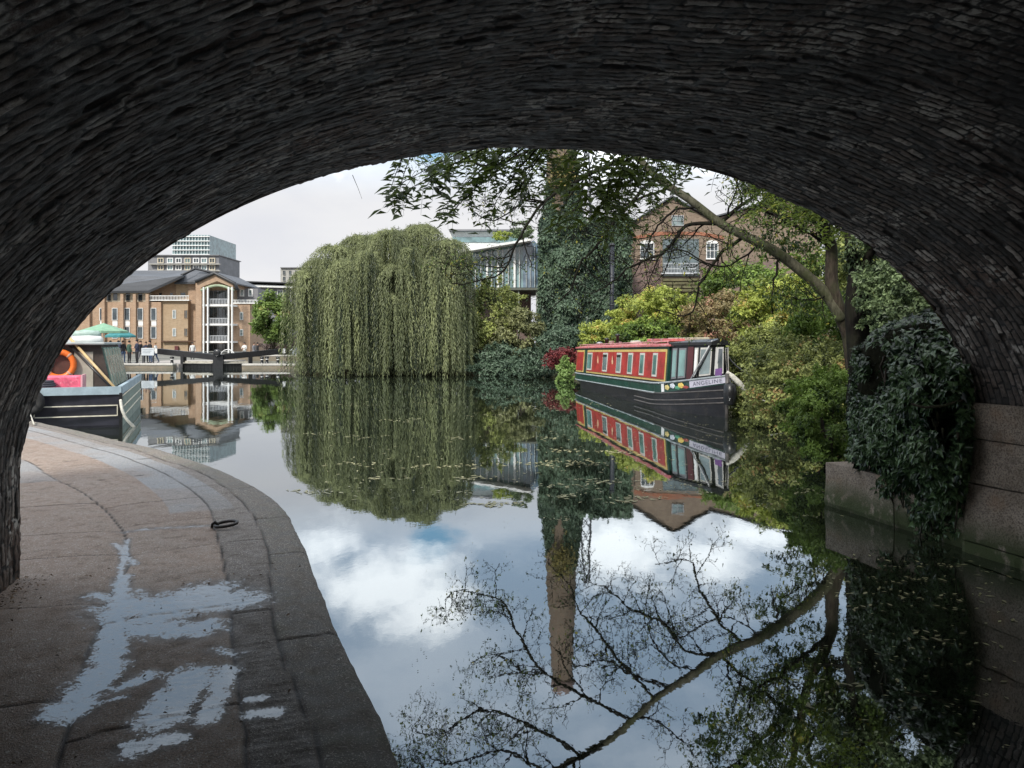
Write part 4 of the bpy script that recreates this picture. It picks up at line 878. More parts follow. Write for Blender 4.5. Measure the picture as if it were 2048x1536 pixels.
def chimney():
    D = 63; c = P(1124, HY, D); o = thing('brick_chimney', 'very tall tapering brick factory chimney wrapped in ivy lower down', 'chimney', (c.x, D, 0))
    ztop = 25.5; prof = [(1.75, .2), (1.72, 3.5), (1.66, 3.6), (1.45, 11), (1.12, 18), (.84, ztop - 1.2)]
    mb = MB(); mb.lathe((c.x, D, 0), prof, 28); build('stack', mb, brickmat('chimney_brick', (.17, .115, .075), (.11, .075, .05), (.13, .11, .085), .3, .1, .02, (.10, .07, .05), .5), o)
    mb = MB(); mb.lathe((c.x, D, 0), [(.84, ztop - 1.2), (.98, ztop - 1.0), (1.0, ztop - .5), (.86, ztop - .35), (.84, ztop), (.55, ztop)], 28); build('cap', mb, PURP, o)
    return o, c
CH, chc = chimney()
o = thing('lattice_mast', 'thin steel lattice mast beside the tall chimney, seen mirrored in the canal', 'mast', P(1168, 700, 66))
mb = MB(); a = P(1150, 400, 66); b = P(1187, 400, 66); top = P(1176, 288, 66); zb = .2; hw0 = (b.x - a.x) / 2; cx = (a.x + b.x) / 2
lv = [zb + (top.z - zb) * k / 16 for k in range(17)]
wd = lambda z: hw0 * (1 - .8 * max(0, (z - 6)) / (top.z - 6)); cxz = lambda z: cx + (top.x - cx) * (z / top.z)
for sx in (-1, 1):
    for sy in (-1, 1): mb.tube([(cxz(z) + sx * wd(z), 67 + sy * wd(z), z) for z in lv], .05, 5)
for k in range(16):
    z0, z1 = lv[k], lv[k + 1]
    for sy in (-1, 1):
        for s0 in (-1, 1): mb.tube([(cxz(z0) - s0 * wd(z0), 67 + sy * wd(z0), z0), (cxz(z1) + s0 * wd(z1), 67 + sy * wd(z1), z1)], .03, 4)
build('lattice', mb, mat('grey_steel', (.2, .2, .21), .6), o)
o = thing('flue_pipe', 'dark metal flue pipe standing upright against the ivy-covered wall', 'pipe', P(1224, 700, 58.5))
mb = MB(); a = P(1224, 690, 58.5); b = P(1224, 492, 58.5); mb.tube([(a.x, 58.5, .2), (a.x, 58.5, b.z)], .17, 10); build('pipe', mb, mat('dark_blue_grey_metal', (.012, .015, .022), .5, .2, 3), o)
mb = MB(); mb.lathe((a.x, 58.5, b.z + .003), [(.22, 0), (.24, .1), (.1, .2), (.03, .22)], 12); build('cowl', mb, DARKMET, o)
for z in (2.5, 4.6, 6.6): mb = MB(); mb.lathe((a.x, 58.5, z), [(.172, 0), (.195, .01), (.195, .09), (.172, .1)], 12); build('bracket', mb, DARKMET, o)

# ------------------------------------------------------------------ vegetation
L_OLIVE = leafmat('olive_leaves', (.026, .044, .012), (.36, .40, .12)); L_YELL = leafmat('yellow_green_leaves', (.05, .09, .015), (.56, .62, .14), transl=.35, accent=(.55, .42, .12))
L_MID = leafmat('mid_green_leaves', (.018, .046, .010), (.28, .40, .08)); L_GREY = leafmat('grey_green_leaves', (.018, .034, .018), (.24, .32, .15))
L_IVY = leafmat('ivy_leaves', (.007, .022, .009), (.15, .24, .10), rough=.30, transl=.08, spec=.55); L_IVYW = leafmat('wall_ivy_leaves', (.018, .038, .026), (.13, .19, .12), rough=.5, transl=.15)
L_WIL = leafmat('willow_leaves', (.016, .030, .016), (.31, .34, .16), transl=.3); L_ASH = leafmat('ash_leaves', (.014, .034, .007), (.24, .32, .05), rough=.4, transl=.42, accent=(.40, .40, .06)); L_ASHD = leafmat('leaning_tree_leaves', (.012, .028, .006), (.12, .18, .03), rough=.4, transl=.3, accent=(.30, .28, .05))
L_RED = leafmat('red_leaves', (.07, .012, .015), (.26, .06, .06)); L_PINK = leafmat('pinkish_seed_heads', (.10, .09, .03), (.42, .33, .17), accent=(.45, .22, .16))
L_LIME = leafmat('lime_leaves', (.06, .12, .03), (.36, .50, .16))
BARK = barkmat('bark', (.065, .052, .040), (.04, .048, .022)); BARKG = barkmat('pale_mossy_bark', (.105, .10, .07), (.05, .06, .024)); BARKD = barkmat('dark_bark', (.013, .011, .009), (.016, .017, .010))

def clump_cloud(cen, rad, n, k, up=.5, flat=.8, seed=0, shell=.55, tvar=.5, clump=.28):
    "leaf positions in k uneven clumps spread through an ellipsoid (denser towards its skin)"
    r = np.random.default_rng(seed); cen = np.asarray(cen, float); rad = np.asarray(rad, float)
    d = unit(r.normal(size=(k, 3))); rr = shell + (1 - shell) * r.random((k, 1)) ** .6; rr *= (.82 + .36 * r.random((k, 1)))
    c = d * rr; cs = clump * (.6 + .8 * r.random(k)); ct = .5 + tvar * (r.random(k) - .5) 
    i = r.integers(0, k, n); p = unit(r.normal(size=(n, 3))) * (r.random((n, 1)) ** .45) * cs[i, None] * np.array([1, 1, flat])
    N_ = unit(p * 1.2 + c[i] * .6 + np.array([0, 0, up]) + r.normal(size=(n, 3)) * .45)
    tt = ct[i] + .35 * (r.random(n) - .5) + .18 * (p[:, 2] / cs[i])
    return cen + (c[i] + p) * rad, N_, tt, cen + c * rad
def branchy(mb, start, targets, r0, seed=0, n=6, sag=.1):
    r = random.Random(seed); s = Vector(start)
    for t in targets:
        t = Vector(t); m = s.lerp(t, .5) + Vector((r.uniform(-.12, .12), r.uniform(-.12, .12), .12)) * (t - s).length
        pts = [s * (1 - u) ** 2 + m * 2 * u * (1 - u) + t * u * u for u in (0, .2, .4, .6, .8, 1)]
        mb.tube(pts, [r0, r0 * .85, r0 * .65, r0 * .45, r0 * .28, r0 * .12], n)
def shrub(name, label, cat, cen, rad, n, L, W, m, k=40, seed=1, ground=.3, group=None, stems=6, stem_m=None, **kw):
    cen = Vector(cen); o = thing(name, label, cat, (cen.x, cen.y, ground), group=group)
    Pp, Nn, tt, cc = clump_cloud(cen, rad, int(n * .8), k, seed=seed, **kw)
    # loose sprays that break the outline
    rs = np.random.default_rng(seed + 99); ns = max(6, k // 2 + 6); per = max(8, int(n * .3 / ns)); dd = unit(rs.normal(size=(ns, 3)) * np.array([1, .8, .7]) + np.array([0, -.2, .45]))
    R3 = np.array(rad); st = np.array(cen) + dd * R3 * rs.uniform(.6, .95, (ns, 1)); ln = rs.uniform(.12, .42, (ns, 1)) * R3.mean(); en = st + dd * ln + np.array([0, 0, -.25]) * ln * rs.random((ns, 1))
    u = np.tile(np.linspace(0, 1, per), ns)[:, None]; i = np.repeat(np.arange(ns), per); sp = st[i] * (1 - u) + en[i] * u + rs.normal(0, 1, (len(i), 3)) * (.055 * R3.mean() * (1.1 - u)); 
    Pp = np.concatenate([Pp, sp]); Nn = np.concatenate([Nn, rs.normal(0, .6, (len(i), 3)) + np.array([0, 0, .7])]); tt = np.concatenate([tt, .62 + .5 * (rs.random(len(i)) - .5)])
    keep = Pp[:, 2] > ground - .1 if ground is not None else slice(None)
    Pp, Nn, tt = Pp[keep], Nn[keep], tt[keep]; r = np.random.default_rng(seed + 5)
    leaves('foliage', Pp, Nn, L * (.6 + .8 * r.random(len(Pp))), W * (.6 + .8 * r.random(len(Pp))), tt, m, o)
    mb = MB(); idx = r.choice(len(cc), min(stems, len(cc)), replace=False)
    branchy(mb, (cen.x, cen.y, ground - .1), [cc[i] for i in idx], .03 + .02 * max(rad), seed); build('stem', mb, stem_m or BARK, o)
    return o
def px_shrub(name, label, cat, x0, x1, y0, y1, D, depth, n, L, W, m, **kw):
    a, b = P(x0, y1, D), P(x1, y0, D); c = ((a.x + b.x) / 2, D, (a.z + b.z) / 2)
    return shrub(name, label, cat, c, ((b.x - a.x) / 2, depth, (b.z - a.z) / 2), n, L, W, m, **kw)

def willow():
    r = np.random.default_rng(77); base = P(770, HY, 49); o = thing('weeping_willow', 'huge weeping willow trailing its curtains of leaves down to the canal', 'tree', (base.x, 49.5, .3))
    domes = [(655, 545, 24, 45.9, .4), (735, 505, 30, 45.4, .5), (820, 498, 26, 45.2, .4), (862, 520, 30, 45.2, .5), (690, 600, 26, 44.9, .35), (780, 590, 24, 44.8, .3), (905, 540, 22, 45.6, .35), (612, 545, 38, 46.8, .7), (668, 492, 55, 47.8, 1.), (718, 474, 46, 49.5, 1.1), (785, 462, 56, 47.5, 1.2), (842, 452, 58, 48.5, 1.3), (898, 482, 46, 47.2, 1.2), (640, 520, 50, 49.5, .8),
             (700, 520, 60, 45.9, .8), (800, 530, 62, 45.7, .9), (880, 560, 56, 45.8, .8), (760, 470, 70, 51.5, .9), (925, 600, 24, 46.8, .5)]
    allP, allN, allT, allL, allTi = [], [], [], [], []
    for (px, py, rp, D, wgt) in domes:
        top = P(px, py, D); R = rp / F * D
        for b in range(int(62 * wgt)):
            ang = r.uniform(0, 2 * np.pi); rad = R * np.sqrt(r.uniform(.02, 1.1)); bt = r.normal(.46, .24); zend = r.choice([.05, .3, .8, 1.8, 3.2], p=[.42, .2, .14, .13, .11]) + r.uniform(0, .4)
            if r.random() < .2: zend += r.uniform(1, 4)
            for sidx in range(6):
                a2 = ang + r.normal(0, .12); rr = rad * (1 + r.normal(0, .07)) + r.normal(0, .07)
                # arch out from near the dome's centre, then hang
                x1, y1 = top.x + rr * np.cos(a2), top.y + rr * np.sin(a2); z1 = top.z - (rr / R) ** 2 * R * .62 + r.normal(-.05, .14)
                ze = min(max(.04, zend + r.normal(0, .25)), z1 - .4); ln = z1 - ze; n = int(ln / .115)
                u = np.arange(n) / n; zz = z1 - u * ln; sway = .05 * np.sin(u * 5 + r.uniform(0, 6)) ; spread = .16 * u
                X = x1 + (np.cos(a2) * spread + sway); Y = y1 + np.sin(a2) * spread + sway * .5
                na = max(3, int(rr / .18)); ua = np.arange(na) / na
                X = np.r_[top.x + (x1 - top.x) * (.35 + .65 * ua), X]; Y = np.r_[top.y + (y1 - top.y) * (.35 + .65 * ua), Y]
                zz = np.r_[top.z + .12 * np.sin(ua * 3) - (top.z - z1) * ((.35 + .65 * ua) ** 2), zz]
                m = len(X); allP.append(np.stack([X, Y, zz], 1) + r.normal(0, .035, (m, 3)))
                T = np.tile([np.cos(a2) * .16, np.sin(a2) * .16, -1.], (m, 1)) + r.normal(0, .20, (m, 3)); T[:na] += np.array([np.cos(a2), np.sin(a2), .9]) * .9; allTi.append(T)
                allN.append(np.array([np.cos(a2), np.sin(a2), .35]) + r.normal(0, .38, (m, 3)))
                allT.append(np.full(m, bt) + .22 * (r.random(m) - .5) + np.r_[np.full(na, .22), .18 * (1 - u) - .06]); allL.append(np.full(m, 1.) * (.7 + .6 * r.random(m)))
    Pp = np.concatenate(allP); Nn = np.concatenate(allN); tt = np.concatenate(allT); ll = np.concatenate(allL); TT = np.concatenate(allTi)
    leaves('foliage', Pp, Nn, .22 * ll, .040 * ll, tt, L_WIL, o, T=TT)
    mb = MB(); b0 = Vector((base.x, 49.3, .2)); mid = b0 + Vector((.2, 0, 2.4)); mb.tube([b0, b0 + Vector((.08, .05, 1.1)), mid], [.55, .45, .4], 12); build('trunk', mb, BARKD, o)
    mb = MB(); branchy(mb, mid - Vector((0, 0, .15)), [P(d[0], d[1] + 6, d[3]) for d in domes], .22, 3, 7); build('limb', mb, BARKD, o)
willow()
px_shrub('tree', 'small round green tree with a few rust-coloured leaves between the flats and the willow', 'tree', 508, 590, 590, 690, 84, 2.3, 5200, .36, .2, leafmat('small_tree_leaves', (.05, .09, .02), (.26, .36, .09), accent=(.40, .20, .08)), k=46, seed=3, stems=7, tvar=.6)
px_shrub('tree', 'low dark purplish tree mass under the small green tree beyond the lock', 'tree', 520, 600, 672, 704, 92, 2.0, 1500, .34, .2, leafmat('purple_brown_leaves', (.06, .045, .04), (.20, .15, .13)), k=26, seed=4)

# bushes right of the willow
px_shrub('bush', 'grey-green bush sloping down beside the willow below the glass pavilion', 'bush', 925, 1040, 560, 720, 50, 2.4, 9000, .2, .11, L_OLIVE, k=70, seed=5, group='bushes along the far bank', tvar=.7)
px_shrub('bush', 'pale olive bush reaching down toward the water in front of the slim posts', 'bush', 985, 1088, 620, 722, 48.5, 1.8, 7000, .2, .11, leafmat('pale_olive_leaves', (.05, .06, .02), (.28, .29, .13)), k=56, seed=6, group='bushes along the far bank', tvar=.7)
px_shrub('bush', 'low dark green undergrowth at the waterline beside the willow', 'bush', 940, 1100, 690, 748, 47.2, 1.2, 6500, .16, .1, L_IVYW, k=60, seed=7, ground=.1, group='bushes along the far bank', up=.8)
px_shrub('bush', 'dark bush at the foot of the chimney behind the red shrub', 'bush', 1075, 1180, 655, 735, 45, 1.3, 6000, .17, .1, L_IVYW, k=55, seed=8, ground=.2, group='bushes along the far bank')
px_shrub('bush', 'red-leaved shrub at the stern of the red narrowboat', 'bush', 1092, 1166, 698, 738, 41, .9, 3600, .13, .08, L_RED, k=34, seed=9, tvar=.9)
px_shrub('bush', 'bright lime green plant at the water edge behind the red boat stern', 'bush', 1112, 1150, 720, 772, 38.6, .5, 2200, .14, .07, L_LIME, k=26, seed=10, ground=.1)
px_shrub('bush', 'small pale yellow bush just above the rear of the red boat roof', 'bush', 1160, 1238, 645, 712, 39.5, 1.2, 5200, .15, .08, L_YELL, k=46, seed=11, tvar=.8)
px_shrub('bush', 'large bright yellow-green bush in front of the warehouse', 'bush', 1222, 1400, 578, 715, 38, 2.2, 15000, .16, .09, L_YELL, k=110, seed=12, tvar=.9, clump=.22)
px_shrub('bush', 'deep green bush behind the middle of the red boat roof', 'bush', 1225, 1360, 640, 712, 35.5, 1.0, 7500, .13, .08, L_MID, k=60, seed=13, tvar=.8)
px_shrub('bush', 'pinkish yellow flowering shrub above the cabin of the red boat', 'bush', 1370, 1500, 592, 700, 32, 1.8, 11000, .13, .07, L_PINK, k=90, seed=14, tvar=.9, clump=.22, ground=.9)
px_shrub('bush', 'dark green sapling crown before the warehouse lower wall', 'bush', 1395, 1580, 528, 640, 35, 1.8, 9500, .16, .09, L_MID, k=80, seed=15, ground=1.0, tvar=.7)
px_shrub('bush', 'yellow-green scrub between the leaning trunk and the warehouse', 'bush', 1480, 1670, 560, 690, 25, 1.8, 13000, .12, .075, L_YELL, k=90, seed=16, ground=1.3, tvar=1.0, clump=.22)
px_shrub('bush', 'sunlit bank of scrub behind the bow of the red boat', 'bush', 1450, 1640, 655, 800, 22.6, 1.7, 15000, .09, .055, L_OLIVE, k=120, seed=17, ground=.3, tvar=.9, clump=.2)
px_shrub('bush', 'tangled olive bush hanging over the water past the red boat bow', 'bush', 1500, 1720, 680, 880, 17.2, 1.5, 22000, .075, .045, leafmat('tangled_leaves', (.028, .044, .012), (.38, .42, .14), accent=(.30, .20, .08)), k=170, seed=18, ground=.1, tvar=.9, clump=.18)
px_shrub('bush', 'green bush between the tangled bush and the dark ivy', 'bush', 1580, 1735, 745, 925, 12.2, 1.0, 14000, .06, .038, L_MID, k=120, seed=19, ground=.1, tvar=.7, clump=.18)
px_shrub('bush', 'grey-green bush with berries rising behind the dark ivy', 'bush', 1725, 1900, 500, 690, 13.5, 1.3, 12000, .075, .045, L_GREY, k=100, seed=20, ground=1.2, tvar=.9, clump=.2)
px_shrub('bush', 'leafy mass closing the gap behind the twin trunks', 'bush', 1650, 1930, 400, 700, 24, 2.2, 16000, .13, .08, L_OLIVE, k=130, seed=21, ground=1.5, tvar=.8, clump=.2)
px_shrub('bush', 'far tall leafy belt behind the twin trunks', 'bush', 1560, 2000, 470, 705, 36, 2.5, 15000, .2, .12, L_MID, k=120, seed=41, ground=1.0, tvar=.8)
px_shrub('bush', 'dark low growth at the water edge between the willow and the lime plant', 'bush', 1030, 1125, 712, 757, 43.2, .9, 4200, .14, .09, L_IVYW, k=46, seed=42, ground=.05, up=.8)
px_shrub('bush', 'ragged dark plants overhanging the water just right of the willow', 'bush', 938, 1090, 722, 760, 45.6, .8, 5200, .15, .09, L_IVYW, k=60, seed=43, ground=.02, up=.8)
px_shrub('bush', 'green scrub round the foot of the leaning tree', 'bush', 1590, 1760, 585, 715, 18.5, 1.2, 12000, .085, .05, L_MID, k=90, seed=44, ground=1.0, tvar=.8)
px_shrub('bush', 'dark tangle of stems and leaves at the waterline by the red boat bow', 'bush', 1466, 1600, 770, 862, 20.5, .8, 9000, .08, .045, L_OLIVE, k=80, seed=45, ground=.02, tvar=.7)
px_shrub('bush', 'yellow bush on the roof terrace of the glass pavilion', 'bush', 985, 1022, 464, 480, 69, .7, 600, .2, .12, L_YELL, k=14, seed=22, ground=8.6, stems=3)
px_shrub('tree', 'little roof-garden tree on top of the glass pavilion', 'tree', 1022, 1066, 442, 482, 70, .8, 1100, .2, .12, L_GREY, k=20, seed=23, ground=8.8, stems=4)

# ivy on the old wall and on the chimney
def ivy_wall():
    D = 61; o = thing('ivy_covered_building', 'derelict building buried in blue-green ivy beside the chimney', 'building', P(1175, 700, D))
    facade(o, 'wall', PURP, [(1084, 705), (1256, 705), (1256, 448), (1220, 438), (1180, 440), (1084, 470)], D, 10)
    r = np.random.default_rng(31); n = 21000
    px = r.uniform(1078, 1262, n); py = 430 + (705 - 430) * r.random(n) ** .95
    lump = .9 * fbm(px / 26, py / 34, 44, 4); keep = py > 441 + 18 * vnoise(px / 12, px * 0, 5) - 6 * (px > 1180); px, py, lump = px[keep], py[keep], lump[keep]; n = len(px)
    dep = D - .12 - np.clip(lump + .35, 0, 1.2) - .25 * r.random(n)
    Pp = np.stack([(px - CX) / F * dep, dep, EYE + (HY - py) / F * dep], 1); Nn = np.array([0, -.8, .45]) + r.normal(0, .45, (n, 3)); T = np.array([0, -.3, -1.]) + r.normal(0, .5, (n, 3))
    leaves('ivy', Pp, Nn, .26 * (.6 + .8 * r.random(n)), .2 * (.6 + .8 * r.random(n)), .45 + lump * .7 + .45 * (r.random(n) - .5), L_IVYW, o, T=T)
    # ivy climbing the chimney
    n = 15000; th = r.uniform(math.pi, 2 * math.pi, n); z = .3 + 17 * r.random(n) ** .9; lim = 13.6 + 5 * vnoise(th * 3, th * 0 + 3, 9); k = z < lim; th, z = th[k], z[k]; n = len(z)
    rad = np.interp(z, [0, 3.5, 11, 18], [1.78, 1.7, 1.47, 1.14]) + .08 + .25 * r.random(n) * np.interp(z, [0, 9, 13], [1, .8, .2])
    Pp = np.stack([chc.x + rad * np.cos(th), 63 + rad * np.sin(th), z], 1); Nn = np.stack([np.cos(th), np.sin(th), 0 * th + .4], 1) + r.normal(0, .4, (n, 3))
    leaves('ivy', Pp, Nn, .26 * (.6 + .8 * r.random(n)), .2, .5 + .5 * (r.random(n) - .5), L_IVYW, CH)
    # a golden tuft high on the stack
    px = r.normal(1124, 12, 700); py = r.normal(345, 16, 700); Pp = np.stack([(px - CX) / F * 61.3, 61.3 + r.uniform(-.3, .3, 700), EYE + (HY - py) / F * 61.3], 1)
    leaves('golden_creeper', Pp, np.array([0, -1, .4]) + r.normal(0, .5, (700, 3)), .24, .16, r.random(700), leafmat('golden_leaves', (.08, .07, .03), (.30, .25, .08)), CH)
ivy_wall()

# the big dark ivy on the end of the bridge, right
def big_ivy():
    r = np.random.default_rng(8); o = thing('ivy', 'great mound of glossy dark ivy spilling over the end of the right abutment', 'ivy', P(1800, 960, 8.1))
    poly = [(1852, 626), (1790, 640), (1738, 668), (1708, 705), (1700, 790), (1704, 850), (1690, 905), (1712, 935), (1742, 925), (1762, 990), (1800, 1010), (1838, 1070), (1862, 1100), (1905, 1104), (1922, 1030), (1945, 935), (1960, 760), (1938, 690), (1900, 645)]
    poly = np.array(poly, float)
    def inside(x, y):
        c = np.zeros(len(x), bool); j = len(poly) - 1
        for i in range(len(poly)):
            xi, yi = poly[i]; xj, yj = poly[j]; k = ((yi > y) != (yj > y)) & (x < (xj - xi) * (y - yi) / (yj - yi + 1e-9) + xi); c ^= k; j = i
        return c
    n = 27000; px = r.uniform(1680, 1965, n); py = r.uniform(615, 1100, n); k = inside(px + 14 * vnoise(py / 18, px / 18, 3), py + 14 * vnoise(px / 20, py / 20, 6)); px, py = px[k], py[k]; n = len(px)
    e = np.stack([poly, np.roll(poly, -1, 0)], 1); dmin = np.full(n, 1e9)
    for a, b in e:
        t = np.clip(((px - a[0]) * (b - a)[0] + (py - a[1]) * (b - a)[1]) / ((b - a) ** 2).sum(), 0, 1); dmin = np.minimum(dmin, np.hypot(px - a[0] - t * (b - a)[0], py - a[1] - t * (b - a)[1]))
    lump = fbm(px / 70, py / 70, 12, 4); bul = .62 * np.sqrt(np.clip(dmin / 90, 0, 1)) * np.interp(py, [620, 900, 1090], [1, .9, .4]) + .30 * lump
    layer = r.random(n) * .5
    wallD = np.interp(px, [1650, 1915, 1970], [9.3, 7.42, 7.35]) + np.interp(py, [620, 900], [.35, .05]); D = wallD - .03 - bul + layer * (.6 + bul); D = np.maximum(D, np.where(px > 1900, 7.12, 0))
    Pp = np.stack([(px - CX) / F * D, D, EYE + (HY - py) / F * D], 1)
    # holes of shade
    hole = (lump < -.30) & (layer < .2); Pp, lump2, layer2, py2 = Pp[~hole], lump[~hole], layer[~hole], py[~hole]; n = len(Pp)
    Nn = np.array([-.35, -.6, .8]) + r.normal(0, .42, (n, 3)); T = np.array([-.2, -.3, -1.]) + r.normal(0, .45, (n, 3)); size = np.interp(py2, [620, 980, 1090], [.092, .072, .045]) * (.55 + .8 * r.random(n))
    # five-pointed leaves: two crossed blades and a tip
    Nn = unit(Nn); T = unit(T - Nn * (T * Nn).sum(1, keepdims=True)); S = np.cross(Nn, T); s = size[:, None]
    loc = [(0, 0, 0), (-.42, -.12, -.06), (-.30, .28, .04), (-.48, .48, -.05), (-.16, .52, .03), (0, 1.0, -.10), (.16, .52, .03), (.48, .48, -.05), (.30, .28, .04), (.42, -.12, -.06)]
    V = np.stack([Pp + S * s * a + T * s * b + Nn * s * c for a, b, c in loc], 1).reshape(-1, 3); base = np.arange(n)[:, None] * 10
    tris = np.array([(0, 1, 2, 8), (2, 3, 4, 0), (4, 5, 6, 0), (6, 7, 8, 0), (8, 9, 0, 2)])
    tris = np.array([(0, 1, 2, 4), (4, 2, 3, 4), (0, 4, 5, 6), (0, 6, 8, 9), (8, 6, 7, 8)])
    Q = np.array([(0, 1, 2, 4), (0, 4, 5, 6), (0, 6, 8, 9)]); Fq = (base[:, :, None] + Q[None]).reshape(-1, 4)
    tt = np.clip(.40 + lump2 * .5 + .9 * (r.random(n) - .5) - layer2 * .9, 0, 1)  # deeper leaves tinted darker: shade inside the mound put into their colour
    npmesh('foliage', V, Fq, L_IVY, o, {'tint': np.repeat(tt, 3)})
    mb = MB(); rr = random.Random(4)
    for kx in range(16):
        x = rr.uniform(1740, 1920); y0 = rr.uniform(700, 900); pts = []
        for q in range(8):
            yy = y0 + q * rr.uniform(20, 32); x += rr.uniform(-10, 8); D_ = float(np.interp(x, [1650, 1915], [9.25, 7.35])) - rr.uniform(.02, .14); pts.append(P(x, min(yy, 1098), D_))
        mb.tube(pts, [.014 - .0012 * q for q in range(8)], 5)
    mb.tube([P(1822, 808, 7.35), P(1850, 815, 7.3), P(1885, 812, 7.25), P(1925, 800, 7.2)], .013, 6)
    build('stem', mb, BARK, o)
    # added solid core: stops light, its near-black colour paints shade between the leaves
    mb = MB(); cp = [(1735, 700), (1720, 800), (1735, 900), (1800, 960), (1870, 1060), (1905, 1010), (1940, 900), (1950, 740), (1900, 660), (1850, 645), (1790, 660)]
    front = [P(x, y, float(np.interp(x, [1650, 1915, 1970], [9.3, 7.5, 7.44]))) for x, y in cp]; mb.prism(front, (.05, .5, 0)); build('shade_core', mb, mat('painted_ivy_shade', (.014, .014, .008), .95, .4, 20, .6, spec=.05), o)
big_ivy()

# ------------------------------------------------------------------ the leaning tree over the water and its neighbours
def spline(pts, n=5):
    pts = [Vector(p) for p in pts]; out = []
    for i in range(len(pts) - 1):
        p0 = pts[max(i - 1, 0)]; p1 = pts[i]; p2 = pts[i + 1]; p3 = pts[min(i + 2, len(pts) - 1)]
        for k in range(n): t = k / n; out.append(.5 * ((2 * p1) + (p2 - p0) * t + (2 * p0 - 5 * p1 + 4 * p2 - p3) * t * t + (3 * p1 - p0 - 3 * p2 + p3) * t ** 3))
    return out + [pts[-1]]
def limb(mb, pts, r0, r1, n=8, jit=0., rr=None):
    s = spline(pts); k = len(s)
    if jit: s = [p + Vector((rr.gauss(0, jit), rr.gauss(0, jit), rr.gauss(0, jit))) if 0 < i < k - 1 else p for i, p in enumerate(s)]
    mb.tube(s, [r0 + (r1 - r0) * i / (k - 1) for i in range(k)], n); return s
def twigs(mb, s, r0, depth, rr, ends, ln, start=.2, dens=1.0, droop=.0):
    "side twigs off a polyline; collects the twig ends in ENDS"
    L = sum((s[i + 1] - s[i]).length for i in range(len(s) - 1)); n = max(2, int(L * dens))
    for k in range(n):
        u = start + (1 - start) * (k + rr.random()) / n; i = min(int(u * (len(s) - 1)), len(s) - 2); p = s[i].lerp(s[i + 1], u * (len(s) - 1) - i); t = (s[i + 1] - s[i]).normalized()
        side = Vector((rr.gauss(0, 1), rr.gauss(0, .7), rr.gauss(0, 1))); side = (side - t * side.dot(t)).normalized(); d = (t * .55 + side).normalized(); l = ln * rr.uniform(.5, 1.2) * (1.15 - .6 * u)
        q = [p]; dd = d.copy()
        for j in range(4): dd = (dd + Vector((rr.gauss(0, .22), rr.gauss(0, .22), rr.gauss(0, .22) - droop))).normalized(); q.append(q[-1] + dd * l / 4)
        rad = r0 * (1.1 - .7 * u); rad = max(rad, .0055); mb.tube(q, [rad, rad * .85, rad * .7, rad * .55, rad * .4], 4 if depth < 2 else 5)
        ends.append((q[-1], dd)); ends.append((q[3], dd))
        if depth > 0: twigs(mb, q, rad * .5, depth - 1, rr, ends, ln * .52, .2, dens * 1.7, droop)
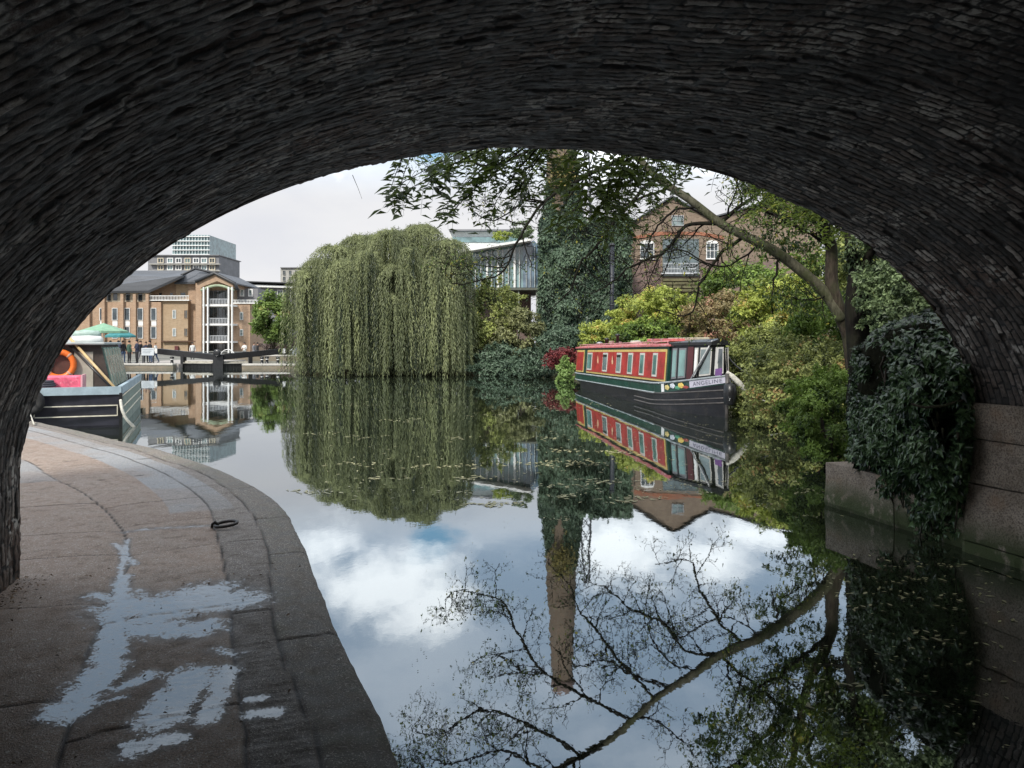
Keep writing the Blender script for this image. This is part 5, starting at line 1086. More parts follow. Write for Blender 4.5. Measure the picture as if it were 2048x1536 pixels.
def leaning_tree():
    D = 15.6; rr = random.Random(12); b = P(1702, 690, D); o = thing('leaning_tree', 'tree with a mossy trunk whose long limb leans out over the canal', 'tree', (b.x, b.y, .9))
    R = lambda x, y, D=16.0: P(x, 1370 - y + 6080 / D, D)     # a point known from where the water mirrors it
    mb = MB(); trunk = limb(mb, [P(1712, 760, D), P(1700, 672, D), P(1678, 620, D), P(1663, 567, D), P(1662, 490, D + .1), P(1640, 438, D + .2), P(1612, 370, D + .4), P(1590, 250, D + .6), P(1570, 120, D + .8)], .17, .05, 10)
    build('trunk', mb, BARK, o)
    mb = MB(); main = limb(mb, [P(1684, 640, D - .05), P(1655, 592, D), P(1600, 540, D), P(1540, 497, D), P(1490, 472, D + .1), P(1440, 446, D + .2), P(1380, 400, D + .3), P(1318, 358, D + .4), P(1265, 305, D + .5), P(1215, 262, D + .6), P(1160, 235, D + .6), P(1080, 180, D + .7), P(1000, 90, D + .8)], .118, .042, 10)
    build('leaning_limb', mb, BARKG, o)
    ends = []
    def br(pts, r0, ln=.8, dens=1.6, depth=2, r1=.008):
        m = MB(); s = limb(m, pts, r0, r1, 6, .012, rr); twigs(m, s, max(.013, r0 * .45), depth, rr, ends, ln * 1.25, .08, dens * 1.25); build('branch', m, BARKD if r0 < .06 else BARK, o)
    base_br = br
    def br(pts, r0, ln=.8, dens=3.4, depth=2, r1=.008): base_br(pts, r0, ln, dens, depth, r1)
    br([P(1262, 308, D + .5), R(1166, 1394), R(1086, 1346), R(1031, 1260), R(1001, 1205), R(922, 1181), R(890, 1200)], .045)
    br([P(1310, 352, D + .4), R(1226, 1303), R(1190, 1254), R(1160, 1224), R(1140, 1170), R(1100, 1130)], .042)
    br([P(1440, 446, D + .2), R(1373, 1297), R(1330, 1248), R(1263, 1218), R(1220, 1181), R(1178, 1163)], .045)
    br([P(1400, 415, D + .2), R(1350, 1330), R(1310, 1290), R(1290, 1230), R(1300, 1170)], .030)
    br([P(1440, 446, D + .2), P(1495, 402, D), P(1540, 372, D - .2), P(1600, 330, D - .4)], .05, .7)
    br([P(1520, 488, D), P(1445, 535, D - .3), P(1360, 500, D - .5), P(1300, 520, D - .6)], .022, .5)
    br([P(1560, 508, D), P(1548, 560, D - .3), P(1543, 600, D - .4)], .03, .3, 1.2, 1)
    br([P(1165, 237, D + .6), R(1040, 1440), R(960, 1420), R(880, 1470), R(820, 1455)], .04)
    br([P(1215, 262, D + .6), R(1100, 1540), R(1000, 1500), R(900, 1530), R(830, 1500)], .045, .9)
    br([P(1340, 375, D + .4), R(1260, 1345), R(1215, 1320), R(1150, 1330), R(1100, 1290)], .03)
    br([P(1490, 472, D + .1), R(1440, 1240), R(1400, 1180), R(1380, 1120), R(1310, 1130)], .04, .8)
    br([P(1262, 308, D + .5), R(1300, 1440), R(1360, 1480), R(1400, 1530)], .035, .8)
    br([R(1086, 1346), R(1050, 1350), R(990, 1310), R(940, 1330)], .022, .6)
    br([P(1010, 100, D + .8), R(930, 1600), R(850, 1540), R(815, 1500)], .03)
    br([P(1662, 490, D + .1), P(1590, 450, D - .6), P(1520, 420, D - 1.2), P(1470, 440, D - 1.6)], .05, .8)
    br([P(1645, 440, D), P(1700, 330, D - .5), P(1780, 280, D - 1)], .06, 1.0); br([P(1612, 370, D + .4), P(1500, 250, D + .3), P(1400, 180, D)], .05, 1.0); br([P(1600, 300, D + .6), P(1640, 160, D + 1), P(1700, 60, D + 1.4)], .05, 1.0)
    br([P(1655, 592, D), P(1610, 600, D - .5), P(1560, 590, D - 1)], .02, .4)
    # foliage: sparse on the outer twigs, dense over the trunk
    r = np.random.default_rng(5); E = np.array([tuple(e[0]) for e in ends]); pxs = CX + E[:, 0] / E[:, 1] * F
    cnt = np.where(pxs > 1450, 3, np.where(pxs < 1060, 1.0, .4)); cnt = r.poisson(cnt); i = np.repeat(np.arange(len(E)), cnt); n = len(i)
    Pp = E[i] + r.normal(0, .07, (n, 3)); Nn = r.normal(size=(n, 3)) + np.array([0, 0, .8]); T = r.normal(size=(n, 3)) * .6 + np.array([0, 0, -.8])
    A = [(Pp, Nn, T, r.random(n), np.full(n, .07))]
    for (x, y, rx, ry, DD, m_) in ((1570, 450, 70, 60, 17.4, 1300), (1610, 400, 60, 50, 15.4, 1300), (1640, 500, 40, 50, 17.4, 700), (1500, 300, 100, 70, 15.5, 1700), (1620, 250, 110, 110, 15.5, 2600), (1720, 380, 80, 80, 15.0, 2600), (1590, 600, 60, 25, 17, 500), (1480, 190, 110, 80, 16, 2000), (1760, 200, 110, 120, 15.5, 2800)):
        a = P(x, y, DD); q, w, t_, _ = clump_cloud(a, (rx / F * DD, 1.0, ry / F * DD), m_, 34, seed=int(x), tvar=.8, clump=.26); A.append((q, w, w * .2 + r.normal(size=(m_, 3)) * .5 + np.array([0, 0, -.8]), t_, np.full(m_, .10)))
    Pp, Nn, T, tt, ll = (np.concatenate([a[k] for a in A]) for k in range(5)); ll = ll * (.6 + .7 * r.random(len(ll)))
    leaves('foliage', Pp, Nn, ll, ll * .42, tt, L_ASHD, o, T=T)
leaning_tree()
def dark_tree():
    D = 14.3; rr = random.Random(3); b = P(1722, 700, D); o = thing('ivy_clad_tree', 'broad dark trunk behind the ivy mound with grey-green leaves round its fork', 'tree', (b.x, b.y, 1.0))
    mb = MB(); limb(mb, [P(1728, 760, D), P(1722, 690, D), P(1716, 610, D), P(1722, 540, D + .1)], .26, .20, 12); build('trunk', mb, BARKD, o)
    ends = []
    for pts, r0 in (([P(1720, 550, D + .1), P(1745, 500, D), P(1800, 460, D - .2), P(1850, 430, D - .4)], .09), ([P(1722, 545, D + .1), P(1700, 500, D), P(1705, 400, D + .2), P(1730, 250, D + .5), P(1760, 80, D + .8)], .12), ([P(1735, 560, D), P(1775, 570, D - .2), P(1800, 620, D - .3)], .03), ([P(1722, 330, D + .4), P(1820, 260, D), P(1900, 120, D)], .07), ([P(1710, 380, D + .3), P(1660, 200, D + .5), P(1640, 50, D + .5)], .07)):
        m = MB(); s = limb(m, pts, r0, .02, 7, .01, rr); twigs(m, s, r0 * .35, 1, rr, ends, 1.1, .2, 1.6); build('branch', m, BARKD, o)
    A = []
    for (x, y, rx, ry, DD, m_) in ((1770, 520, 60, 70, 14, 3600), (1840, 560, 50, 60, 13.4, 2600), (1830, 330, 130, 130, 14, 6500), (1760, 120, 160, 130, 14.8, 8000), (1930, 200, 120, 150, 13.6, 5500), (1700, 300, 70, 110, 15, 2400)):
        a = P(x, y, DD); A.append(clump_cloud(a, (rx / F * DD, 1.1, ry / F * DD), m_, 40, seed=int(x + y), tvar=.7, clump=.26)[:3])
    Pp, Nn, tt = (np.concatenate([a[k] for a in A]) for k in range(3)); r = np.random.default_rng(2); leaves('foliage', Pp, Nn, .09 * (.6 + .7 * r.random(len(Pp))), .055, tt, L_GREY, o)
dark_tree()
def hanging_ash():
    "tree beside the bridge whose leafy twigs hang in front of the arch"
    rr = random.Random(21); r = np.random.default_rng(21); o = thing('ash_tree', 'ash tree beside the bridge whose leafy twigs hang across the top of the arch', 'tree', (6.4, 10.4, 1.4))
    mb = MB(); limb(mb, [(6.4, 10.4, .9), (6.3, 10.3, 2.6), (6.1, 10.0, 4.2), (5.9, 9.7, 6.0), (6.0, 9.8, 8.0)], .22, .12, 12); build('trunk', mb, BARK, o)
    limbs = []
    for pts, r0 in (([(6.05, 9.9, 4.6), (4.6, 9.3, 5.0), (2.8, 8.8, 5.15), (.9, 8.5, 5.1), (-.3, 8.4, 4.75), (-.8, 8.4, 4.4)], .10), ([(5.95, 9.75, 5.6), (4.2, 8.8, 5.6), (2.4, 8.2, 5.3), (1.2, 7.9, 4.8), (.9, 7.9, 4.3)], .07)):
        mb = MB(); limbs += limb(mb, pts, r0, .025, 7, .01, rr); build('limb', mb, BARK, o)
    LM = np.array([tuple(p) for p in limbs]); allP, allT, allN, allt, allL = [], [], [], [], []
    mb = MB()
    def leaf(p, d, size, tint):
        d = Vector(d).normalized(); side = d.cross(Vector((0, 0, 1))); side = side.normalized() if side.length > .05 else Vector((1, 0, 0)); n = rr.choice((2, 3, 3, 4)); ln = size * 2.2
        pts = [p + d * ln * t + Vector((0, 0, -.25 * ln * t * t)) for t in (0, .33, .66, 1)]; mb.tube(pts, [.0022] * 3 + [.001], 3, cap=False)
        for k in range(n):
            t = .25 + .7 * k / n; q = p + d * ln * t + Vector((0, 0, -.25 * ln * t * t))
            for s in (-1, 1):
                allP.append(q); allT.append(d * .55 + side * s * .8 + Vector((rr.gauss(0, .12), rr.gauss(0, .12), -.45 + rr.gauss(0, .15)))); allN.append(Vector((rr.gauss(0, .3), -.35 + rr.gauss(0, .3), 1))); allt.append(tint + rr.gauss(0, .1)); allL.append(size * rr.uniform(.8, 1.15))
        allP.append(pts[-1]); allT.append(d + Vector((0, 0, -.6))); allN.append(Vector((rr.gauss(0, .3), -.3, 1))); allt.append(tint); allL.append(size * 1.1)
    groups = [(945, 380, 105, 78, 8.2, 15, 8, .105, .30), (815, 418, 55, 55, 7.8, 5, 7, .12, .2), (1040, 345, 60, 40, 8.3, 6, 5, .09, .35), (1195, 355, 105, 52, 8.0, 11, 6, .11, .45), (1165, 425, 60, 55, 7.8, 6, 7, .13, .4), (1255, 425, 50, 40, 8.0, 5, 6, .10, .4), (1050, 305, 120, 20, 8.4, 5, 5, .10, .4),
              (1300, 385, 45, 45, 8.3, 6, 5, .10, .45), (1390, 345, 75, 28, 9.2, 9, 5, .075, .25), (1470, 385, 60, 25, 9.4, 6, 5, .065, .25), (1560, 420, 70, 50, 10.2, 13, 8, .085, .8), (1630, 450, 50, 45, 10.4, 9, 7, .085, .7), (1540, 390, 45, 20, 9.6, 6, 6, .08, .75)]
    for (cx, cy, rx, ry, DD, nt, nl, size, tint) in groups:
        for k in range(nt):
            a = rr.uniform(0, 2 * math.pi); q = math.sqrt(rr.random()); e = P(cx + rx * q * math.cos(a), cy + ry * q * math.sin(a), DD + rr.uniform(-.7, .7))
            d2 = ((LM - np.array(e) - np.array([.9, 0, .3])) ** 2 * np.array([.8, 1, .8])).sum(1) + np.where(LM[:, 0] < e.x + .55, 4., 0); s = Vector(LM[int(np.argmin(d2 + rr.random() * .6))])
            m = s.lerp(e, .5) + Vector((rr.gauss(0, .15), rr.gauss(0, .1), .18)); pts = [s * (1 - u) ** 2 + m * 2 * u * (1 - u) + e * u * u for u in (0, .25, .5, .7, .85, 1)]
            mb.tube(pts, [.011, .010, .008, .006, .0045, .0025], 4)
            tl = (e - s).length; span = min(.9, .55 / max(tl, .1))
            for j in range(nl):
                u = 1 - span * (j + rr.random()) / nl; p = s * (1 - u) ** 2 + m * 2 * u * (1 - u) + e * u * u; dr = (e - m).normalized() * .6 + Vector((rr.gauss(0, .8), rr.gauss(0, .6), rr.gauss(-.35, .4)))
                leaf(p, dr, size * rr.uniform(.75, 1.1), tint)
    build('twig', mb, BARKD, o)
    leaves('foliage', np.array([tuple(p) for p in allP]), np.array([tuple(p) for p in allN]), np.array(allL) * 1.22, np.array(allL) * .50, np.array(allt), L_ASH, o, T=np.array([tuple(p) for p in allT]))
hanging_ash()
o = thing('dangling_root', 'single thin dead rootlet dangling from the brick edge of the arch', 'root', P(706, 352, 5.8))
mb = MB(); mb.tube([P(705, 350, 5.8), P(710, 362, 5.8), P(716, 376, 5.78), P(724, 398, 5.78)], [.0025, .002, .0016, .0008], 5); build('rootlet', mb, BARKG, o)

def floating():
    r = np.random.default_rng(14); A = []
    def spot(n, x0, x1, y0, y1, s, t0, t1, clus=0):
        if clus: c = np.stack([r.uniform(x0, x1, clus), r.uniform(y0, y1, clus)], 1); i = r.integers(0, clus, n); px = c[i, 0] + r.normal(0, 26, n); py = c[i, 1] + r.normal(0, 2.2, n)
        else: px = r.uniform(x0, x1, n); py = r.uniform(y0, y1, n)
        k = py > 745; px, py = px[k], py[k]; n = len(px); D = EYE * F / (py - HY); Pp = np.stack([(px - CX) / F * D, D, np.full(n, .006)], 1); A.append((Pp, s * (.5 + r.random(n)), r.uniform(t0, t1, n)))
    spot(800, 600, 1300, 760, 1010, .085, .6, .86, 40); spot(420, 640, 1640, 790, 1000, .06, .5, .86); spot(110, 1640, 2040, 1120, 1420, .05, .35, .86, 60); spot(120, 1640, 2040, 1110, 1500, .028, .35, .86); spot(300, 820, 1640, 1000, 1500, .016, .0, .3); spot(70, 1640, 1950, 1110, 1200, .04, .5, .86, 30); spot(300, 1100, 1620, 840, 1050, .05, .4, .9, 24)
    Pp = np.concatenate([a[0] for a in A]); s = np.concatenate([a[1] for a in A]); t = np.concatenate([a[2] for a in A]); n = len(Pp)
    k = Pp[:, 0] > np.interp(Pp[:, 1], [e[1] for e in EDGE], [e[0] for e in EDGE]) + .1; Pp, s, t = Pp[k], s[k], t[k]; n = len(Pp)
    T = r.normal(size=(n, 3)); T[:, 2] = 0; Nn = np.tile([0, 0, 1.], (n, 1)) + r.normal(0, .03, (n, 3))
    o = leaves('floating_leaves', Pp, Nn, s, s * .38, t, leafmat('fallen_leaves', (.05, .04, .015), (.50, .47, .24), transl=.1, accent=(.42, .20, .06)), None, T=T, fold=.02); tag(o, 'fallen leaves and scum floating in streaks on the dark canal water', 'fallen leaves', kind='stuff')
floating()

def litter():
    r = np.random.default_rng(51); n1, n2 = 420, 110
    s = np.r_[r.uniform(3.4, 5.9, n1), r.uniform(2.2, 6, n2)]; v = np.r_[-EA + .02 + abs(r.normal(0, .10, n1)), r.uniform(-3.8, -2.1, n2)]
    k = (v < np.where(np.arange(n1 + n2) < n1, -3.3, 0)); Pp = BP(v[k], s[k], np.full(k.sum(), .358)); n = len(Pp); Pp[:, 2] += r.uniform(0, .012, n)
    T = r.normal(size=(n, 3)); T[:, 2] = 0; sz = .022 * (.4 + r.random(n)); o = leaves('leaf_litter', Pp, np.tile([0, 0, 1.], (n, 1)) + r.normal(0, .3, (n, 3)), sz, sz * .55, r.random(n), leafmat('dry_leaf_litter', (.06, .035, .018), (.30, .19, .10), transl=.05), None, T=T)
    tag(o, 'dry brown leaf litter gathered where the towpath meets the left abutment', 'leaf litter', kind='stuff')
litter()

# ------------------------------------------------------------------ the red narrowboat
HULLB = mat('tarred_hull', (.018, .018, .021), .42, .35, 2.5, .3, stretch=(.4, 1, 2), dirt=(.05, .042, .036), spec=.25); GREENP = mat('dark_green_boat_paint', (.008, .048, .034), .35, .3, 2, .05, dirt=(.05, .08, .07))
REDP = mat('red_boat_paint', (.34, .026, .022), .4, .35, 3, .05, dirt=(.22, .04, .03)); REDROOF = mat('faded_red_roof', (.48, .13, .13), .5, .3, 2.5, .1, dirt=(.55, .42, .42)); YELP = mat('cream_yellow_line', (.55, .40, .13), .4, .15, 4, 0)
PALEF = mat('pale_window_frame', (.52, .50, .46), .35, .12, 6, 0); BLUEG = glassmat('green_blue_pane', (.07, .14, .13), .05); ROPE = mat('dirty_white_rope', (.55, .53, .46), .9, .3, 20, .3)
def red_boat():
    S = Vector((3.5, 36.0, 0)); E = Vector((5.42, 20.2, 0)); L = (E - S).length; ang = math.atan2(E.y - S.y, E.x - S.x)
    o = thing('red_narrowboat', 'red and green narrowboat with a black hull moored bow-on under the trees', 'boat', S, ang)
    B = lambda n, mb, m, par=None: build(n, mb, m, par or o, local=True)
    tilt = lambda x: .012 * x                                   # the boat sits a little bow-up
    def half(x, z):          # half breadth of the hull at station x, height z
        full = .94
        if x > L - 3.5:
            u = (x - (L - 3.5)) / 3.5; f = max(0, 1 - u ** (1.75 + .5 * min(max(z, 0), 1))) ** .95; full *= f
        if x < 2.2:
            u = (2.2 - x) / 2.2; full *= math.sqrt(max(0, 1 - (u * (.86 if z > .25 else 1.0)) ** 2.4)) if z > .25 else math.sqrt(max(0, 1 - u ** 1.6)) * .9
        return max(.012, full * (1 - .03 * max(0, .4 - z)))
    def sheer(x): return .57 + tilt(x) + (.30 * max(0, (x - (L - 3.4)) / 3.4) ** 1.6)
    def band0(x): return .30 + tilt(x) + (.36 * max(0, (x - (L - 3.2)) / 3.2) ** 1.5)
    xs = list(np.linspace(0, L - 3.5, 14)) + list(np.linspace(L - 3.5, L, 26)[1:])
    def skin(zf, nz, m, name, off=0., x0=0, x1=None):
        mb = MB(); X = [x for x in xs if x0 <= x <= (x1 or L) + 1e-6]
        for sg in (-1, 1):
            vs = []; 
            for x in X:
                za, zb = zf(x)
                for k in range(nz + 1): z = za + (zb - za) * k / nz; vs.append((x, sg * (half(x, z) + off), z))
            fs = [(i * (nz + 1) + k, (i + 1) * (nz + 1) + k, (i + 1) * (nz + 1) + k + 1, i * (nz + 1) + k + 1) for i in range(len(X) - 1) for k in range(nz)]; mb.add(vs, fs, True)
        return B(name, mb, m)
    skin(lambda x: (-.4, band0(x)), 4, HULLB, 'hull'); skin(lambda x: (band0(x), sheer(x)), 2, GREENP, 'gunwale_band')
    mb = MB()
    for sg in (-1, 1):
        mb.tube([(x, sg * (half(x, sheer(x)) + .01), sheer(x)) for x in xs], .028, 6)
    B('gunwale_rail', mb, mat('scuffed_grey_rail', (.30, .33, .34), .5, .3, 4))
    mb = MB()
    for sg in (-1, 1): mb.tube([(x, sg * (half(x, band0(x)) + .012), band0(x)) for x in xs if x < L - 3.0], .022, 6)
    B('rubbing_strake', mb, mat('scuffed_grey_rail', (.30, .33, .34), .5, .3, 4))
    for zz in (.42, .22, .10):
        mb = MB()
        for sg in (-1, 1): mb.tube([(x, sg * (half(x, zz) + .008), zz + .28 * max(0, (x - (L - 3.6)) / 3.6) ** 1.4) for x in np.linspace(L - 5.2, L - .03, 20)], .022, 6)
        B('rubbing_strake', mb, mat('rusty_strake', (.085, .075, .07), .5, .4, 5), )
    mb = MB(); mb.tube([(L - .02, 0, -.3), (L + .02, 0, .4), (L + .05, 0, sheer(L) + .06)], [.045, .045, .06], 8); B('stem_post', mb, mat('rusty_strake', (.085, .075, .07)))
    # deck
    mb = MB(); Xd = [x for x in xs]; vs = [(x, -half(x, sheer(x)) + .02, sheer(x) - .04) for x in Xd] + [(x, half(x, sheer(x)) - .02, sheer(x) - .04) for x in Xd]; n = len(Xd)
    mb.add(vs, [(i, i + 1, n + i + 1, n + i) for i in range(n - 1)]); B('deck', mb, mat('deck_paint', (.05, .06, .06), .7))
    hx, hy = Vector((math.cos(ang), math.sin(ang), 0)), Vector((-math.sin(ang), math.cos(ang), 0))
    def station(px, yf):      # station whose near side (half breadth yf) appears at that pixel
        X = np.linspace(.2, L, 900); w = [S + hx * x - hy * yf(x) for x in X]; q = np.array([CX + p.x / p.y * F for p in w]); return float(X[int(np.argmin(abs(q - px)))])
    x_at = lambda px: station(px, lambda x: .81)
    hull_at = lambda px: station(px, lambda x: half(x, .7))
    # lilac name panel and painted flowers at the bow, proud of the band
    def patch(name, xa, xb, m, za=.0, zb=1., off=.012, inset=.03):
        mb = MB(); X = np.linspace(xa, xb, 10)
        for sg in (-1, 1):
            vs = []
            for x in X:
                a, b = band0(x) + inset, sheer(x) - inset
                for k in (za, zb): z = a + (b - a) * k; vs.append((x, sg * (half(x, z) + off), z))
            mb.add(vs, [(2 * i, 2 * i + 2, 2 * i + 3, 2 * i + 1) for i in range(len(X) - 1)])
        return B(name, mb, m)
    na, nb = hull_at(1380), hull_at(1458)
    patch('name_panel', na, nb, mat('lilac_panel', (.50, .48, .55), .4, .1, 6, 0), 0, 1.06)
    c0 = hull_at(1326); patch('cream_scroll', c0 - .1, c0 + .08, WHITE, -.1, 1.05, .014)
    for xa, c_, za, zb in ((hull_at(1335), (.60, .48, .18), .1, .8), (hull_at(1346), (.55, .58, .62), .25, .95), (hull_at(1356), (.08, .28, .16), .0, .5), (hull_at(1363), (.70, .50, .12), .15, .9), (hull_at(1372), (.35, .06, .05), .0, .4)):
        r_ = .13
        for sg in (-1, 1):
            mb = MB(); a, b = band0(xa) + .03, sheer(xa) - .03; zc = a + (b - a) * (za + zb) / 2; ro = (b - a) * (zb - za) / 2
            vs = [(xa + r_ * math.cos(t) * (1 + .12 * math.cos(5 * t)), sg * (half(xa + r_ * math.cos(t), zc) + .018), zc + ro * math.sin(t) * (1 + .12 * math.cos(5 * t))) for t in np.linspace(0, 2 * math.pi, 20)[:-1]]
            mb.add(vs + [(xa, sg * (half(xa, zc) + .03), zc)], [(i, (i + 1) % 19, 19) for i in range(19)])
            B('painted_flower', mb, mat('flower_%d' % int(c_[0] * 100 + c_[1] * 7), c_, .5, .3, 30, 0))
    # lettering on the near side
    cu = bpy.data.curves.new('name', 'FONT'); cu.body = 'ANGELINE'; cu.size = .25; cu.space_character = 1.12; tmp = bpy.data.objects.new('tmp', cu); COL.objects.link(tmp)
    me = bpy.data.meshes.new_from_object(tmp.evaluated_get(bpy.context.evaluated_depsgraph_get())); bpy.data.objects.remove(tmp)
    xmin = min(v.co.x for v in me.vertices); xmax = max(v.co.x for v in me.vertices)
    for v in me.vertices:
        x = na + .12 * (nb - na) + (v.co.x - xmin) / (xmax - xmin) * (nb - na) * .8; a, b = band0(x) + .03, sheer(x) - .03; z = a + (b - a) * .2 + v.co.y / .18 * (b - a) * .62; v.co = (x, -(half(x, z) + .017), z)
    me.materials.append(mat('slate_blue_letters', (.10, .10, .15), .5)); t_ = bpy.data.objects.new('lettering', me); COL.objects.link(t_); t_.parent = o; me.name = 'lettering'
    # cabin: sides lean in a little
    x0, x1 = .95, station(1336, lambda x: .80); zb = lambda x: .58 + tilt(x); zt = lambda x: 1.66 + tilt(x); yb, yt = .84, .76
    def cab(mb, xa, xb, f0, f1, off=0., sg=-1):   # patch of the cabin side between height fractions
        vs = []
        for x in (xa, xb):
            for f in (f0, f1): z = zb(x) + (zt(x) - zb(x)) * f; y = yb + (yt - yb) * f + off; vs.append((x, sg * y, z))
        return vs
    mb = MB(); n = 8; X = np.linspace(x0, x1, n); vs = []
    for x in X: vs += [(x, -yb, zb(x)), (x, -yt, zt(x)), (x, -yt * .5, zt(x) + .07), (x, 0, zt(x) + .09), (x, yt * .5, zt(x) + .07), (x, yt, zt(x)), (x, yb, zb(x))]
    fs = [(i * 7 + k, (i + 1) * 7 + k, (i + 1) * 7 + k + 1, i * 7 + k + 1) for i in range(n - 1) for k in (0, 5)] + [tuple(range(7)), tuple(range((n - 1) * 7, n * 7))[::-1]]
    mb.add(vs, fs); cabin = B('cabin_side', mb, GREENP)
    mb = MB(); vs = []
    for x in np.linspace(x0 - .12, x1 + .12, 8): vs += [(x, -yt - .06, zt(x) - .03), (x, -yt - .06, zt(x) + .02), (x, -yt * .5, zt(x) + .085), (x, 0, zt(x) + .105), (x, yt * .5, zt(x) + .085), (x, yt + .06, zt(x) + .02), (x, yt + .06, zt(x) - .03)]
    mb.add(vs, [(i * 7 + k, (i + 1) * 7 + k, (i + 1) * 7 + k + 1, i * 7 + k + 1) for i in range(7) for k in range(6)] + [tuple(range(7)), tuple(range(49, 56))]); B('roof', mb, REDROOF)
    def slab(name, xa, xb, f0, f1, off, m, par=(None, None), th=.012):
        r_ = []
        for k, sg in enumerate((-1, 1)):
            mb = MB(); a = cab(mb, xa, xb, f0, f1, off, sg); b = cab(mb, xa, xb, f0, f1, off + th, sg)
            mb.add(a + b, [(4, 6, 7, 5), (0, 1, 5, 4), (2, 6, 7, 3), (1, 3, 7, 5), (0, 4, 6, 2)]); r_.append(B(name, mb, m, par[k]))
        return r_
    for xa, xb in ((1.05, x_at(1168)), (x_at(1174), x1 - .15)):
        slab('cream_border', xa, xb, .05, .90, .002, YELP); slab('red_panel', xa + .09, xb - .09, .11, .83, .018, REDP)
    slab('black_plinth', x0, x1, -.02, .035, .004, BLACKP)
    # windows, placed where the photograph shows them
    for k, px in enumerate((1180.5, 1211.5, 1239, 1262, 1285.5, 1311.5)):
        xc = x_at(px); w = (x_at(px + 4.6) - x_at(px - 4.6)) / 2; fr = slab('window', xc - w, xc + w, .16, .80, .034, PALEF, th=.012)
        slab('pane', xc - w + .07, xc + w - .07, .22, .74, .048, GL_PALE if k in (1, 2) else BLUEG, fr, .006)
        if k in (1, 2): slab('hopper', xc - w + .07, xc + w - .07, .66, .74, .056, BLACKP, fr, .004)
    for px in (1197, 1226):
        xc = x_at(px)
        for sg in (-1, 1):
            mb = MB(); zc = (zb(xc) + zt(xc)) / 2; y = sg * ((yb + yt) / 2 + .036); mb.add([(xc - .12, y, zc), (xc, y, zc + .24), (xc + .12, y, zc), (xc, y, zc - .24)], [(0, 1, 2, 3)])
            B('painted_diamond', mb, mat('peach_paint', (.65, .38, .22)))
    mb = MB()
    for sg in (-1, 1): mb.tube([(x, sg * (yt - .05), zt(x) + .115) for x in np.linspace(x0 + .3, x1 - .2, 12)], .017, 6); [mb.tube([(x, sg * (yt - .05), zt(x) + .02), (x, sg * (yt - .05), zt(x) + .115)], .012, 5) for x in np.linspace(x0 + .4, x1 - .3, 9)]
    B('handrail', mb, mat('pink_handrail', (.55, .25, .25), .4))
    for x, h in ((2.6, .32), (4.4, .45)): mb = MB(); mb.lathe((x, .15, zt(x) + .08), [(.06, 0), (.055, h - .1), (.10, h - .09), (.10, h - .02), (.04, h)], 12); B('chimney', mb, BLACKP)
    for x, y in ((3.2, -.3), (7.4, .1)): mb = MB(); mb.lathe((x, y, zt(x) + .09), [(.12, 0), (.10, .05), (.14, .06), (.12, .12), (.03, .14)], 12); B('mushroom_vent', mb, mat('steel', (.4, .4, .4), .4, metal=.8))
    # wooden planks and box on the roof
    mb = MB(); mb.box(10.8, 13.2, -.55, -.15, zt(12) + .13, zt(12) + .21, .01); B('roof_box', mb, REDROOF); mb = MB(); mb.box(11.2, 13.8, .0, .35, zt(12) + .15, zt(12) + .24, .01); B('gang_plank', mb, mat('bare_plank', (.42, .38, .28), .8, .2, 4))
    # glazed front cabin (cratch) in black with pale-framed windows
    xc0, xc1 = x1 + .03, L - .55; hb = lambda x: max(.06, half(x, .8) - .07); ht = lambda x: max(.05, half(x, .8) - .13); zc0 = lambda x: sheer(x) - .02; zc1 = lambda x: 1.70 + tilt(x)
    mb = MB(); X = np.linspace(xc0, xc1, 9); vs = []
    for x in X: vs += [(x, -hb(x), zc0(x)), (x, -ht(x), zc1(x)), (x, 0, zc1(x) + .08), (x, ht(x), zc1(x)), (x, hb(x), zc0(x))]
    mb.add(vs, [(i * 5 + k, (i + 1) * 5 + k, (i + 1) * 5 + k + 1, i * 5 + k + 1) for i in range(8) for k in (0, 3)] + [(0, 1, 2, 3, 4), tuple(range(40, 45))[::-1]]); B('front_cabin', mb, mat('black_canvas', (.012, .014, .016), .6, .3, 5))
    mb = MB(); vs = []
    for x in np.linspace(xc0 - .02, xc1 + .15, 9): h_ = ht(min(x, xc1)) + .07; vs += [(x, -h_, zc1(x) - .05), (x, -h_, zc1(x) + .03), (x, 0, zc1(x) + .12), (x, h_, zc1(x) + .03), (x, h_, zc1(x) - .05)]
    mb.add(vs, [(i * 5 + k, (i + 1) * 5 + k, (i + 1) * 5 + k + 1, i * 5 + k + 1) for i in range(8) for k in range(4)] + [(0, 1, 2, 3, 4), tuple(range(40, 45))]); B('front_roof', mb, BLACKP)
    def cw(name, xa, xb, f0, f1, off, m, par=(None, None), th=.012):
        out = []
        for kk, sg in enumerate((-1, 1)):
            mb = MB(); r_ = []
            for of in (off, off + th):
                for x in (xa, xb):
                    for f in (f0, f1): r_.append((x, sg * (hb(x) + (ht(x) - hb(x)) * f + of), zc0(x) + (zc1(x) - zc0(x)) * f))
            mb.add(r_, [(4, 6, 7, 5), (0, 1, 5, 4), (2, 6, 7, 3), (1, 3, 7, 5), (0, 4, 6, 2)]); out.append(B(name, mb, m, par[kk]))
        return out
    cat = lambda px: station(px, lambda x: hb(x))
    for pa, pb, pm, fm in ((1343, 1352, BLUEG, GREYCLAD), (1356, 1370, BLUEG, GREYCLAD), (1387, 1394, WHITE, PALEF), (1399, 1421, GL_PALE, PALEF), (1429, 1447, GL_DARK, PALEF)):
        xa, xb = cat(pa), cat(pb)
        fr = cw('window', xa, xb, .10, .88, .006, fm); cw('pane', xa + .022, xb - .022, .15, .83, .020, pm, fr, .005)
